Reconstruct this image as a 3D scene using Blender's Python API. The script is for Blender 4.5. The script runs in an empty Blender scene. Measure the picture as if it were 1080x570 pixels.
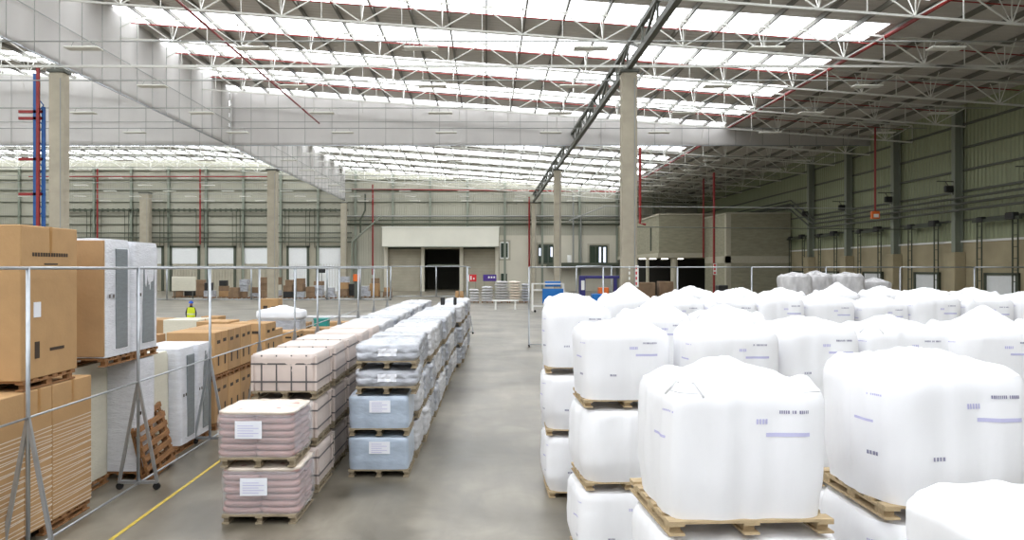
import bpy, math, random
from mathutils import Vector, Matrix, noise, Euler
PI = math.pi
sc = bpy.context.scene
COL = sc.collection
rnd = random.Random(7)
CZ = 3.6            # camera height
F = 850.0           # focal length in pixels of the 1080 wide frame
BACK = 126.0        # distance of the end wall
RIGHT = 33.0        # side wall

def srgb(r, g, b):
    f = lambda c: (c/255/12.92) if c/255 <= .04045 else ((c/255+.055)/1.055)**2.4
    return (f(r), f(g), f(b), 1)

# ------------------------------------------------------------ materials
def mat(name, col, rough=.6, metal=0, var=0, scale=5, bump=0, bscale=30, coat=0, spec=.5, trans=0, stretch=(1,1,1), emit=None, estr=0):
    m = bpy.data.materials.new(name); m.use_nodes = True
    nt = m.node_tree; b = nt.nodes['Principled BSDF']; L = nt.links
    c = srgb(*col)
    b.inputs['Base Color'].default_value = c
    b.inputs['Roughness'].default_value = rough
    b.inputs['Metallic'].default_value = metal
    b.inputs['Specular IOR Level'].default_value = spec
    b.inputs['Coat Weight'].default_value = coat
    b.inputs['Coat Roughness'].default_value = .25
    tc = nt.nodes.new('ShaderNodeTexCoord'); mp = nt.nodes.new('ShaderNodeMapping')
    mp.inputs['Scale'].default_value = stretch
    L.new(tc.outputs['Object'], mp.inputs['Vector'])
    if var:
        n = nt.nodes.new('ShaderNodeTexNoise'); n.inputs['Scale'].default_value = scale; n.inputs['Detail'].default_value = 5
        L.new(mp.outputs[0], n.inputs['Vector'])
        r = nt.nodes.new('ShaderNodeValToRGB')
        r.color_ramp.elements[0].position = .3; r.color_ramp.elements[1].position = .7
        r.color_ramp.elements[0].color = tuple(x*(1-var) for x in c[:3])+(1,)
        r.color_ramp.elements[1].color = tuple(min(1, x*(1+var*.6)) for x in c[:3])+(1,)
        L.new(n.outputs['Fac'], r.inputs[0]); L.new(r.outputs[0], b.inputs['Base Color'])
    if bump:
        n2 = nt.nodes.new('ShaderNodeTexNoise'); n2.inputs['Scale'].default_value = bscale; n2.inputs['Detail'].default_value = 3
        L.new(mp.outputs[0], n2.inputs['Vector'])
        bp = nt.nodes.new('ShaderNodeBump'); bp.inputs['Strength'].default_value = bump; bp.inputs['Distance'].default_value = .02
        L.new(n2.outputs['Fac'], bp.inputs['Height']); L.new(bp.outputs[0], b.inputs['Normal'])
    if trans:
        t = nt.nodes.new('ShaderNodeBsdfTranslucent'); t.inputs[0].default_value = c
        mx = nt.nodes.new('ShaderNodeMixShader'); mx.inputs[0].default_value = trans
        L.new(b.outputs[0], mx.inputs[1]); L.new(t.outputs[0], mx.inputs[2])
        L.new(mx.outputs[0], nt.nodes['Material Output'].inputs[0])
    if emit:
        b.inputs['Emission Color'].default_value = srgb(*emit); b.inputs['Emission Strength'].default_value = estr
    return m

def clad(name, col, period, depth=.25, axis='X', rough=.6, metal=0):
    """profiled sheet: ribs across one axis, made with a wave bump and faint seam lines"""
    m = mat(name, col, rough, metal)
    nt = m.node_tree; L = nt.links; b = nt.nodes['Principled BSDF']
    tc = nt.nodes['Texture Coordinate']
    w = nt.nodes.new('ShaderNodeTexWave'); w.bands_direction = axis; w.wave_profile = 'SIN'
    w.inputs['Scale'].default_value = 1/period*.314
    w.inputs['Distortion'].default_value = 0
    L.new(tc.outputs['Object'], w.inputs['Vector'])
    bp = nt.nodes.new('ShaderNodeBump'); bp.inputs['Strength'].default_value = depth; bp.inputs['Distance'].default_value = .06
    L.new(w.outputs['Fac'], bp.inputs['Height']); L.new(bp.outputs[0], b.inputs['Normal'])
    n = nt.nodes.new('ShaderNodeTexNoise'); n.inputs['Scale'].default_value = .25; n.inputs['Detail'].default_value = 4
    L.new(tc.outputs['Object'], n.inputs['Vector'])
    mx = nt.nodes.new('ShaderNodeMix'); mx.data_type = 'RGBA'
    c = srgb(*col)
    mx.inputs[6].default_value = tuple(x*.82 for x in c[:3])+(1,); mx.inputs[7].default_value = tuple(min(1, x*1.15) for x in c[:3])+(1,)
    L.new(n.outputs['Fac'], mx.inputs[0]); L.new(mx.outputs[2], b.inputs['Base Color'])
    return m

def floor_mat():
    m = mat('concrete_floor', (132,127,118), .42, spec=.5)
    nt = m.node_tree; L = nt.links; b = nt.nodes['Principled BSDF']; tc = nt.nodes['Texture Coordinate']
    def noise_(s, det, st=(1,1,1), dist=0):
        mp = nt.nodes.new('ShaderNodeMapping'); mp.inputs['Scale'].default_value = st
        n = nt.nodes.new('ShaderNodeTexNoise'); n.inputs['Scale'].default_value = s; n.inputs['Detail'].default_value = det
        n.inputs['Distortion'].default_value = dist
        L.new(tc.outputs['Object'], mp.inputs[0]); L.new(mp.outputs[0], n.inputs[0]); return n
    a = noise_(.35, 6, (1,1,1), .5); c = noise_(1.1, 9, (1,.6,1), 1.2); e = noise_(.9, 5, (2.2,.35,1), .3)
    def ramp(src, p0, p1, c0, c1):
        r = nt.nodes.new('ShaderNodeValToRGB'); r.color_ramp.elements[0].position = p0; r.color_ramp.elements[1].position = p1
        r.color_ramp.elements[0].color = c0; r.color_ramp.elements[1].color = c1; L.new(src.outputs['Fac'], r.inputs[0]); return r
    r1 = ramp(a, .3, .72, srgb(90,84,70), srgb(158,151,137))
    r2 = ramp(c, .35, .65, (.45,.43,.39,1), (1,1,1,1))
    r3 = ramp(e, .38, .62, (.78,.76,.72,1), (1.0,1.0,1.0,1))
    def mul(x, y, f):
        k = nt.nodes.new('ShaderNodeMix'); k.data_type = 'RGBA'; k.blend_type = 'MULTIPLY'; k.inputs[0].default_value = f
        L.new(x, k.inputs[6]); L.new(y, k.inputs[7]); return k.outputs[2]
    o = mul(r1.outputs[0], r2.outputs[0], .68); o = mul(o, r3.outputs[0], .7)
    L.new(o, b.inputs['Base Color'])
    rr = nt.nodes.new('ShaderNodeMapRange'); rr.inputs[3].default_value = .24; rr.inputs[4].default_value = .42
    L.new(c.outputs['Fac'], rr.inputs[0]); L.new(rr.outputs[0], b.inputs['Roughness'])
    return m

M = {}
M['floor'] = floor_mat()
M['floor'].node_tree.nodes['Principled BSDF'].inputs['Specular IOR Level'].default_value = .7
M['clad_back'] = clad('grey_green_sheet', (172,170,154), .35, .3, 'X')
M['clad_right'] = clad('green_sheet', (150,156,124), .42, .9, 'Y')
M['clad_left'] = clad('grey_sheet', (158,158,142), .35, .5, 'Y')
M['roof'] = clad('roof_sheet', (198,193,187), .5, .4, 'Y')
M['precast'] = mat('precast_concrete', (176,170,152), .85, var=.12, scale=.6, bump=.3, bscale=20)
M['precast_side'] = mat('side_concrete', (172,160,130), .85, var=.14, scale=.6, bump=.3, bscale=20)
M['office'] = mat('office_render', (205,200,184), .85, var=.06, scale=.4)
M['canopy'] = mat('canopy_paint', (222,220,206), .6, var=.04, scale=.5)
M['brickwork'] = mat('block_wall', (150,146,124), .9, var=.16, scale=1.2, bump=.5, bscale=14, stretch=(1,1,4))
M['block_edge'] = mat('block_edge', (178,172,152), .85, var=.06)
M['conc_col'] = mat('column_concrete', (170,162,144), .85, var=.12, scale=1.5, bump=.35, bscale=25)
M['steel_white'] = mat('white_steel', (225,225,218), .5, .1)
M['steel_dark'] = mat('dark_grey_steel', (96,98,90), .55, .4)
M['steel_post'] = mat('grey_green_steel', (140,146,132), .55, .2)
M['steel_green'] = mat('dark_green_steel', (78,84,70), .6, .2)
M['purlin'] = mat('purlin_steel', (118,116,108), .55, .3)
M['galv'] = mat('galvanised_steel', (178,182,186), .38, .75, var=.12, scale=6)
M['cable'] = mat('cable_grey', (150,152,148), .5, .3)
M['red'] = mat('red_pipe_paint', (140,34,32), .45)
M['redsign'] = mat('red_sign', (205,30,38), .5)
M['purple'] = mat('purple_sign', (66,34,128), .5)
M['indigo'] = mat('indigo_paint', (48,44,112), .45)
M['blue'] = mat('blue_paint', (22,112,190), .45)
M['rackblue'] = mat('rack_blue', (28,84,150), .45)
M['orange'] = mat('orange_paint', (226,110,40), .5)
M['teal'] = mat('teal_plastic', (40,140,132), .5)
M['white'] = mat('white_paint', (235,235,230), .5)
M['door'] = mat('door_white', (236,238,238), .45, var=.03)
M['dark'] = mat('painted_shade', (44,43,38), .8)  # near-black colour standing in for shade under the raised room
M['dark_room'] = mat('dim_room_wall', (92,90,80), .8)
M['black'] = mat('black_plastic', (30,30,30), .5)
M['rubber'] = mat('black_rubber', (26,26,26), .8)
M['curtain'] = mat('smoke_curtain_cloth', (222,220,218), .75, var=.10, scale=.9, bump=1.0, bscale=3.5, trans=.62, stretch=(1,1,.4))
M['wood'] = mat('pallet_wood', (186,164,128), .8, var=.25, scale=6, bump=.3, bscale=40, stretch=(1,6,1))
M['wood_dark'] = mat('old_pallet_wood', (146,104,64), .85, var=.3, scale=5, bump=.3, bscale=40, stretch=(1,6,1))
M['bag'] = mat('white_woven_plastic', (246,246,248), .5, var=.03, scale=3, bump=.5, bscale=5, spec=.4, coat=.2, trans=.06, stretch=(1,1,.35))
M['bag_grey'] = mat('grey_white_woven_plastic', (196,194,194), .6, var=.22, scale=4, bump=.8, bscale=7, spec=.4, coat=.1)
M['film'] = mat('clear_stretch_film', (226,228,232), .25, bump=.8, bscale=8, coat=.6)
def see_through(m, k):
    nt = m.node_tree; out = nt.nodes['Material Output']; src = out.inputs[0].links[0].from_socket
    t = nt.nodes.new('ShaderNodeBsdfTransparent'); mx = nt.nodes.new('ShaderNodeMixShader'); mx.inputs[0].default_value = k
    nt.links.new(src, mx.inputs[1]); nt.links.new(t.outputs[0], mx.inputs[2]); nt.links.new(mx.outputs[0], out.inputs[0])
see_through(M['film'], .74)
M['print'] = mat('violet_print', (196,194,226), .6)
M['print_dark'] = mat('dark_print', (142,140,164), .6)
M['greyload'] = mat('grey_film_load', (176,179,186), .32, var=.38, scale=2.6, bump=.9, bscale=8, coat=.5, stretch=(1,1,2.5))
M['greyload2'] = mat('pale_grey_film_load', (206,206,208), .35, var=.18, scale=3, bump=.9, bscale=9, coat=.5, stretch=(1,1,2.5))
M['tanload'] = mat('pale_pink_carton', (210,196,188), .5, var=.08, scale=2, bump=.25, bscale=10, coat=.25)
M['blueload'] = mat('pale_blue_film_load', (176,190,206), .3, var=.16, scale=2.2, bump=.7, bscale=7, coat=.5, stretch=(1,1,2))
M['sack'] = mat('brown_pink_paper_sack', (186,146,140), .6, var=.12, scale=4, bump=.5, bscale=10, coat=.3)
M['topfilm'] = mat('top_film_sheet', (226,212,196), .35, var=.06, scale=4, bump=.9, bscale=9, coat=.4)
M['carton'] = mat('brown_cardboard', (182,145,100), .8, var=.08, scale=3, bump=.15, bscale=20)
M['carton2'] = mat('tan_cardboard', (168,134,94), .8, var=.1, scale=3, bump=.15, bscale=20)
M['carton_dull'] = mat('dull_cardboard', (132,108,84), .85, var=.2, scale=2)
M['tape'] = mat('packing_tape', (170,126,72), .35)
M['ink'] = mat('black_ink', (60,46,34), .7)
M['paper'] = mat('white_paper', (238,240,246), .55)
M['strap'] = mat('grey_strap', (96,92,92), .45)
M['wrapwhite'] = mat('white_film_wrap', (228,230,236), .3, var=.1, scale=3, bump=1.0, bscale=12, coat=.5, stretch=(1,1,5))
M['cream'] = mat('cream_wrap', (214,210,192), .5, var=.06, scale=2, bump=.4, bscale=10, stretch=(1,1,4), coat=.2)
M['glassdark'] = mat('fridge_dark_panel', (120,128,132), .25, var=.1, scale=4, bump=.5, bscale=10, stretch=(1,1,6), coat=.4)
M['polystyrene'] = mat('white_polystyrene', (236,238,242), .6)
M['yellow'] = mat('yellow_floor_tape', (196,172,64), .55, var=.2, scale=8)
M['glass'] = mat('window_glass', (52,66,52), .15, coat=.3)
M['daylight'] = mat('daylit_pane', (235,240,255), .3, emit=(225,232,255), estr=2.0)
M['skylight'] = mat('translucent_rooflight', (240,245,250), .6, emit=(246,250,255), estr=8.0)
M['lamp_on'] = mat('lit_lamp', (255,255,255), .5, emit=(255,250,235), estr=8)
M['lampbody'] = mat('lamp_housing', (232,232,222), .5)
M['hivis'] = mat('yellow_hivis', (215,230,40), .6)
M['skin'] = mat('skin', (150,105,80), .6)
M['navy'] = mat('navy_cloth', (38,48,72), .8)
M['helmet'] = mat('blue_helmet', (20,80,180), .35)

# ------------------------------------------------------------ mesh builder
class MB:
    def __init__(s): s.v = []; s.f = []; s.mi = []
    def box(s, x0, x1, y0, y1, z0, z1, m=0, mx=None):
        b = len(s.v)
        p = [(x0,y0,z0),(x1,y0,z0),(x1,y1,z0),(x0,y1,z0),(x0,y0,z1),(x1,y0,z1),(x1,y1,z1),(x0,y1,z1)]
        if mx: p = [tuple(mx @ Vector(q)) for q in p]
        s.v += p
        for q in ((0,3,2,1),(4,5,6,7),(0,1,5,4),(1,2,6,5),(2,3,7,6),(3,0,4,7)):
            s.f.append(tuple(b+i for i in q)); s.mi.append(m)
        return s
    def bevbox(s, x0, x1, y0, y1, z0, z1, r=.02, m=0, mx=None):
        """box with chamfered edges"""
        b = len(s.v); P = []
        for sx, x in ((1,x0),(-1,x1)):
            for sy, y in ((1,y0),(-1,y1)):
                for sz, z in ((1,z0),(-1,z1)):
                    P += [(x, y+sy*r, z+sz*r), (x+sx*r, y, z+sz*r), (x+sx*r, y+sy*r, z)]
        if mx: P = [tuple(mx @ Vector(q)) for q in P]
        s.v += P
        idx = lambda i, j, k, a: b+((i*2+j)*2+k)*3+a
        F_ = []
        for i in (0,1):
            F_.append([idx(i,0,0,0),idx(i,0,1,0),idx(i,1,1,0),idx(i,1,0,0)])
            F_.append([idx(0,i,0,1),idx(1,i,0,1),idx(1,i,1,1),idx(0,i,1,1)])
            F_.append([idx(0,0,i,2),idx(0,1,i,2),idx(1,1,i,2),idx(1,0,i,2)])
        for i in (0,1):
            for j in (0,1):
                F_.append([idx(0,i,j,1),idx(1,i,j,1),idx(1,i,j,2),idx(0,i,j,2)])
                F_.append([idx(i,0,j,0),idx(i,1,j,0),idx(i,1,j,2),idx(i,0,j,2)])
                F_.append([idx(i,j,0,0),idx(i,j,1,0),idx(i,j,1,1),idx(i,j,0,1)])
                for k in (0,1): F_.append([idx(i,j,k,0),idx(i,j,k,1),idx(i,j,k,2)])
        for q in F_:
            s.f.append(tuple(q)); s.mi.append(m)
        return s
    def bar(s, a, b_, w, h=None, m=0):
        """square bar between two points"""
        a = Vector(a); c = Vector(b_); h = h or w
        d = (c-a).normalized(); up = Vector((0,0,1)) if abs(d.z) < .95 else Vector((0,1,0))
        x = d.cross(up).normalized(); y = x.cross(d)
        b = len(s.v)
        for p in (a, c):
            for i, j in ((-1,-1),(1,-1),(1,1),(-1,1)): s.v.append(tuple(p+x*(i*w/2)+y*(j*h/2)))
        for q in ((3,2,1,0),(4,5,6,7),(0,1,5,4),(1,2,6,5),(2,3,7,6),(3,0,4,7)):
            s.f.append(tuple(b+i for i in q)); s.mi.append(m)
        return s
    def tube(s, pts, r, n=8, m=0, caps=True):
        pts = [Vector(p) for p in pts]; b = len(s.v); k = len(pts)
        for i, p in enumerate(pts):
            d = (pts[min(i+1,k-1)]-pts[max(i-1,0)]).normalized()
            up = Vector((0,0,1)) if abs(d.z) < .95 else Vector((0,1,0))
            x = d.cross(up).normalized(); y = x.cross(d)
            rr = r[i] if isinstance(r, (list,tuple)) else r
            for j in range(n):
                a = 2*PI*j/n; s.v.append(tuple(p+x*(rr*math.cos(a))+y*(rr*math.sin(a))))
        for i in range(k-1):
            for j in range(n):
                s.f.append((b+i*n+j, b+i*n+(j+1)%n, b+(i+1)*n+(j+1)%n, b+(i+1)*n+j)); s.mi.append(m)
        if caps:
            s.f.append(tuple(b+j for j in range(n))[::-1]); s.mi.append(m)
            s.f.append(tuple(b+(k-1)*n+j for j in range(n))); s.mi.append(m)
        return s
    def quad(s, p, m=0):
        b = len(s.v); s.v += [tuple(q) for q in p]; s.f.append(tuple(range(b, b+len(p)))); s.mi.append(m); return s
    def grid(s, fn, nu, nv, closed=True, m=0):
        b = len(s.v); cu = nu if closed else nu+1
        for j in range(nv+1):
            for i in range(cu): s.v.append(tuple(fn(i/nu, j/nv)))
        for j in range(nv):
            for i in range(nu):
                i2 = (i+1) % cu if closed else i+1
                s.f.append((b+j*cu+i, b+j*cu+i2, b+(j+1)*cu+i2, b+(j+1)*cu+i)); s.mi.append(m)
        return s
    def mesh(s, name, mats, smooth=False):
        me = bpy.data.meshes.new(name); me.from_pydata(s.v, [], s.f)
        for m in (mats if isinstance(mats, (list,tuple)) else [mats]): me.materials.append(m)
        if any(s.mi): me.polygons.foreach_set('material_index', s.mi)
        if smooth: me.polygons.foreach_set('use_smooth', [True]*len(me.polygons))
        me.update(); return me
    def build(s, name, mats, parent=None, smooth=False, loc=(0,0,0), rz=0):
        return link(name, s.mesh(name, mats, smooth), parent, loc, rz)

def link(name, me, parent=None, loc=(0,0,0), rz=0):
    o = bpy.data.objects.new(name, me); COL.objects.link(o)
    o.location = loc; o.rotation_euler = (0,0,rz)
    if parent: o.parent = parent
    return o
def tag(o, label, cat, group=None):
    o['label'] = label; o['category'] = cat
    if group: o['group'] = group
    return o
def thing(name, label, cat, loc=(0,0,0), rz=0, group=None):
    o = bpy.data.objects.new(name, None); COL.objects.link(o); o.empty_display_size = .2
    o.location = loc; o.rotation_euler = (0,0,rz)
    return tag(o, label, cat, group)
def struct(o): o['kind'] = 'structure'; return o
KIDS = {}
def copy_tree(o, parent=None):
    c = o.copy(); COL.objects.link(c); c.parent = parent
    for ch in o.children: copy_tree(ch, c)
    return c
def place(proto, loc, rz, label, group=None, scale=None):
    """first use moves the prototype itself, later uses copy it"""
    if proto.get('_used'): o = copy_tree(proto)
    else: o = proto; proto['_used'] = 1
    o.location = loc; o.rotation_euler = (0,0,rz); o['label'] = label
    if scale: o.scale = scale
    if group: o['group'] = group
    elif 'group' in o: del o['group']
    return o
ORD = ['first','second','third','fourth','fifth','sixth','seventh','eighth','ninth','tenth','eleventh','twelfth','thirteenth','fourteenth','fifteenth','sixteenth','seventeenth','eighteenth','nineteenth','twentieth','twenty-first','twenty-second']
def WX(px, d=BACK): return (px-513)/F*d
def WZ(py, d=BACK): return CZ+(283-py)/F*d

# ------------------------------------------------------------ room shell
def roofz(X):
    return CZ+17.03 if X < -43 else CZ+13.6-.075*(X-2.7)
XL = -84.0; XS = 20.3; Y0 = -30.0
f = MB(); f.box(XL, RIGHT+.3, Y0, BACK+.3, -.2, 0); struct(f.build('floor', M['floor']))
# end wall: sheeting above, concrete below
DOOR = (WX(448), WX(484.5), WZ(263))
b = MB()
b.box(XL, DOOR[0], BACK, BACK+.3, 0, 22); b.box(DOOR[1], RIGHT+.3, BACK, BACK+.3, 0, 22)
b.box(DOOR[0], DOOR[1], BACK, BACK+.3, DOOR[2], 22)
struct(b.build('wall_back', M['clad_back']))
b = MB(); b.box(RIGHT, RIGHT+.3, Y0, BACK, 5.45, 16); struct(b.build('wall_right', M['clad_right']))
b = MB(); b.box(RIGHT-.12, RIGHT+.3, Y0, BACK, 0, 5.4); struct(b.build('trim_1', M['precast_side']))
b = MB(); b.box(XL-.3, XL, Y0, BACK, 0, 22); struct(b.build('wall_left', M['clad_left']))
# roof: opaque strips and rooflights running across, 6.9 m apart
xs_o = [XL, -43, XS, RIGHT]
def roof_strip(mb, xa, xb, ya, yb):
    cuts = [x for x in xs_o if xa < x < xb]; xx = [xa]+cuts+[xb]
    for a, c in zip(xx, xx[1:]):
        za, zc = roofz(a), roofz(c); t = .1
        v = [(a,ya,za),(c,ya,zc),(c,yb,zc),(a,yb,za),(a,ya,za+t),(c,ya,zc+t),(c,yb,zc+t),(a,yb,za+t)]
        n = len(mb.v); mb.v += v
        for q in ((0,3,2,1),(4,5,6,7),(0,1,5,4),(1,2,6,5),(2,3,7,6),(3,0,4,7)):
            mb.f.append(tuple(n+i for i in q)); mb.mi.append(0)
rb = MB(); y = Y0; k = 0
start = 40.5-6.9*10
wi = 1
while True:
    s0 = start+6.9*k; s1 = s0+3.3
    if s0 > BACK: break
    if s0 > y: roof_strip(rb, XL, RIGHT+.3, y, s0)
    s1 = min(s1, BACK)
    roof_strip(rb, XS, RIGHT+.3, max(s0, Y0), s1)
    w = MB(); roof_strip(w, XL, XS, max(s0, Y0), s1)
    struct(w.build('window_%d' % wi, M['skylight'])); wi += 1
    y = s1; k += 1
if y < BACK: roof_strip(rb, XL, RIGHT+.3, y, BACK+.3)
struct(rb.build('ceiling', M['roof']))

# ------------------------------------------------------------ roof steel
n = 0
for i in range(-41, 16):
    X = i*2.07
    if X > RIGHT-.3: break
    z = roofz(X)-.14
    p = MB(); p.box(-.05, .05, -BACK/2+12, BACK/2, -.12, .12)
    o = p.build('roof_purlin', M['purlin'], None, False, (X, BACK/2-.05, z))
    tag(o, 'grey steel purlin running the length of the hall under the roof sheets', 'purlin', 'roof purlins')
for i, X in enumerate([22.77,24.84,26.91,28.98,31.05]) if False else []: pass

def truss(Y, label):
    t = thing('roof_truss', label, 'roof truss', (0, Y, 0), 0, 'roof trusses across the hall')
    tc, bc, wb = MB(), MB(), MB()
    xs = [XL+.2, -43, RIGHT-.1]
    top = lambda X: roofz(X)-.32; bot = lambda X: roofz(X)-1.62
    for a, c in zip(xs, xs[1:]):
        tc.bar((a,0,top(a)), (c,0,top(c)), .09, .09); bc.bar((a,0,bot(a)), (c,0,bot(c)), .10, .10)
    X = RIGHT-.1; kk = 0
    while X-2.07 > XL:
        X2 = X-2.07
        if kk % 2 == 0: wb.bar((X,0,top(X)), (X2,0,bot(X2)), .06)
        else:
            wb.bar((X,0,bot(X)), (X2,0,top(X2)), .06)
        wb.bar((X,0,top(X)), (X,0,bot(X)), .04)
        if kk % 2 == 1:                                 # knee braces towards the purlins
            wb.bar((X,0,bot(X)), (X,.9,top(X)+.1), .035); wb.bar((X,0,bot(X)), (X,-.9,top(X)+.1), .035)
        X = X2; kk += 1
    tc.build('top_chord', M['steel_white'], t); bc.build('bottom_chord', M['steel_white'], t); wb.build('web_bracing', M['steel_white'], t)
    return t
for i in range(14):
    truss(34.58+6.92*i, 'white steel lattice roof truss across the hall, %s from the camera' % ORD[i])

def jack(X, ya, yb, label, m):
    t = thing('girder_truss', label, 'girder', (X, ya, 0), 0)
    zb = CZ+10.35; L_ = yb-ya; zt = roofz(X)-1.75; nn = 12
    MB().bar((0,.3,zb), (0,L_-.3,zb), .26, .3).build('bottom_chord', m, t)
    MB().bar((0,.3,zt), (0,L_-.3,zt), .22, .24).build('top_chord', m, t)
    w = MB()
    for k in range(nn):
        a = .3+(L_-.6)*k/nn; c = .3+(L_-.6)*(k+1)/nn
        w.bar((0,a,zb if k % 2 else zt), (0,c,zt if k % 2 else zb), .12)
        w.bar((0,a,zb), (0,a,zt), .1)
    w.build('web_bracing', m, t)
for i, (a, c) in enumerate(((.5,41.5),(41.5,83),(83,125.6))):
    jack(7.32, a, c, 'dark grey lattice girder lengthwise on the aisle columns, %s bay from the camera' % ORD[i], M['steel_dark'])
# wall plate beam over the doors side: thin level ties and lamp wires
tie_y = [37.0, 44.7, 52.4, 60.0, 75.5, 83.0, 90.6, 98.2, 105.8, 113.4, 121.0]
for i, Y in enumerate(tie_y):
    o = MB().tube([(XL+.2,0,0),(-22,0,0),(7,0,0),(RIGHT-.2,0,0)], .035, 6).build('lamp_cable', M['cable'], None, False, (0,Y,CZ+10.42))
    tag(o, 'thin level cable carrying flat lamps across the hall, %s from the camera' % ORD[i], 'cable')
o = MB().bar((XL+.2,41.5,CZ+10.4), (RIGHT-.1,41.5,CZ+10.4), .1, .12).build('tie_beam', M['steel_white'])
tag(o, 'pale grey steel tie beam across the hall at the top of the nearest columns', 'beam')

# lamps
lp = thing('flat_lamp', '', 'lamp')
lb = MB(); lb.bevbox(-.78,.78,-.3,.3,0,.07,.02); lb.build('lamp_housing', M['lampbody'], lp)
df = MB(); df.box(-.72,.72,-.25,.25,-.012,.0); df.build('diffuser', M['white'], lp)
hg = MB()
for s in (-1,1):
    hg.bar((s*.6,0,.07),(s*.45,0,.36),.02)
hg.build('hanger', M['cable'], lp)
lxs = [-65.0,-57.2,-49.4,-41.6,-33.9,-26.2,-18.5,-10.7,-3.0,4.8,12.85,21.1,29.6]
for i, Y in enumerate(tie_y):
    for j, X in enumerate(lxs):
        if Y < 70 and X < -30: continue
        px = 513+F*X/Y
        if px < 20 or px > 1075: continue
        place(lp, (X, Y-.0, CZ+10.42-.36), 0, 'flat white lamp, %s cable from the camera, %s from the right wall' % (ORD[i], ORD[len(lxs)-1-j]), 'flat lamps on the level cables')

# smoke curtains
def curtain_mesh(p0, p1, ztop0, ztop1, zb, seam=2.3):
    c = MB(); a = Vector(p0); e = Vector(p1); L_ = (e-a).length; d = (e-a)/L_; nrm = Vector((d.y,-d.x))
    if nrm.dot(-a) < 0 and abs(nrm.y) > .5: nrm = -nrm
    if abs(nrm.x) > .5: nrm = Vector((1,0))
    nx = int(L_/.35); nz = 14
    def fn(u, v):
        s = u*L_; p = a+d*s; zt = ztop0+(ztop1-ztop0)*u; z = zb+(zt-zb)*v
        w = .025*math.sin(s*2*PI/seam)+.05*noise.noise(Vector((s*.9, z*.7, 3.1)))
        return (p.x+nrm.x*w, p.y+nrm.y*w, z)
    c.grid(fn, nx, nz, closed=False); return c, a, d, L_, nrm
def curtain(p0, p1, zt0, zt1, label, m):
    zb = CZ+10.5
    t = thing('smoke_curtain', label, 'curtain', (0,0,0))
    c, a, d, L_, nrm = curtain_mesh(p0, p1, zt0, zt1, zb)
    o = c.build('curtain_cloth', m, t, True)
    md = o.modifiers.new('th', 'SOLIDIFY'); md.thickness = .02
    s = MB(); s.bar((p0[0],p0[1],zb), (p1[0],p1[1],zb), .09, .07); s.build('bottom_bar', M['galv'], t)
    q = MB(); st = 2.3; k = 0
    while k*st < L_:
        p = a+d*(k*st); zt = zt0+(zt1-zt0)*(k*st/L_)
        q.bar((p.x+nrm.x*.12,p.y+nrm.y*.12,zb), (p.x+nrm.x*.12,p.y+nrm.y*.12,zt), .03); k += 1
    q.build('seam_strap', M['cable'], t)
    h = MB()
    zm = zb+2.0; h.bar((p0[0]+nrm.x*.13,p0[1]+nrm.y*.13,zm), (p1[0]+nrm.x*.13,p1[1]+nrm.y*.13,zm), .04)
    h.build('cross_strap', M['cable'], t)
curtain((-22,68.92), (-22,20.0), roofz(-22)-.05, roofz(-22)-.05, 'grey cloth smoke curtain hanging lengthwise on the left, before the cross curtain', M['curtain'])
curtain((-22,125.5), (-22,69.05), roofz(-22)-.05, roofz(-22)-.05, 'grey cloth smoke curtain lengthwise in the far half of the hall', M['curtain'])
curtain((RIGHT-.2,69), (-21.8,69), roofz(RIGHT)-.05, roofz(-22)-.05, 'grey cloth smoke curtain hanging across the middle of the hall', M['curtain'])
curtain((-22.2,69), (XL+.2,69), roofz(-43)-.3, roofz(-43)-.05, 'grey cloth smoke curtain across the hall beyond the left columns', M['curtain'])

# concrete columns
def column(X, Y, w, ztop, label):
    t = thing('concrete_column', label, 'column', (X,Y,0))
    s = MB(); s.bevbox(-w/2,w/2,-w*.45,w*.45,0,ztop,.04); s.build('shaft', M['conc_col'], t)
    c = MB(); c.bevbox(-w*.62,w*.62,-w*.5,w*.5,ztop,ztop+.18,.02); c.build('cap_plate', M['steel_dark'], t)
    e = MB(); e.tube([(w*.32,-w*.47,.2),(w*.32,-w*.47,ztop-.3)], .03, 6); e.build('conduit', M['cable'], t)
    return t
CT = CZ+10.02
column(7.32, 41.5, .78, CT, 'tall concrete column behind the white bags, nearest on the aisle line')
column(7.32, 83.0, .74, CT, 'tall concrete column second on the aisle line, right of the purple frame')
column(7.32, 124.6, .7, CT, 'tall concrete column against the end wall left of the middle office window')
column(-22.0, 41.5, .74, CT, 'wide concrete column at the far left beside the blue rack')
column(-22.0, 83.0, .95, CT, 'concrete column rising into the far lengthwise curtain')
column(-22.0, 124.4, .9, CT, 'concrete column at the end wall where the far curtain stops')
column(-52.6, 124.4, 1.4, CT+1.5, 'concrete column at the end wall behind the tall cartons')

# red sprinkler pipes
def pipe(pts, r, m, name, label, cat='pipe'):
    o = MB().tube(pts, r, 8).build(name, m); return tag(o, label, cat)
pipe([(-14.2,28,CZ+12.3),(-14.2,68.5,CZ+12.3)], .06, M['red'], 'sprinkler_pipe', 'dark red pipe slanting under the near rooflights at the left')
pipe([(20.55,26,roofz(20.55)-.34),(20.55,68.7,roofz(20.55)-.34)], .1, M['red'], 'sprinkler_pipe', 'red pipe along the right edge of the near rooflights')
pipe([(20.55,69.3,roofz(20.55)-.5),(20.55,124,roofz(20.55)-.5)], .1, M['red'], 'sprinkler_pipe', 'red pipe along the right edge of the far rooflights')
for i in range(6):
    Y = 35.6+6.92*i-(.0 if i < 5 else .6)
    pipe([(-21.8,Y,roofz(-22)-.42),(RIGHT-.3,Y,roofz(RIGHT)-.42)], .035, M['red'], 'sprinkler_pipe', 'thin red pipe crossing under the roof beside the %s truss from the camera' % ORD[i])
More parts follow.
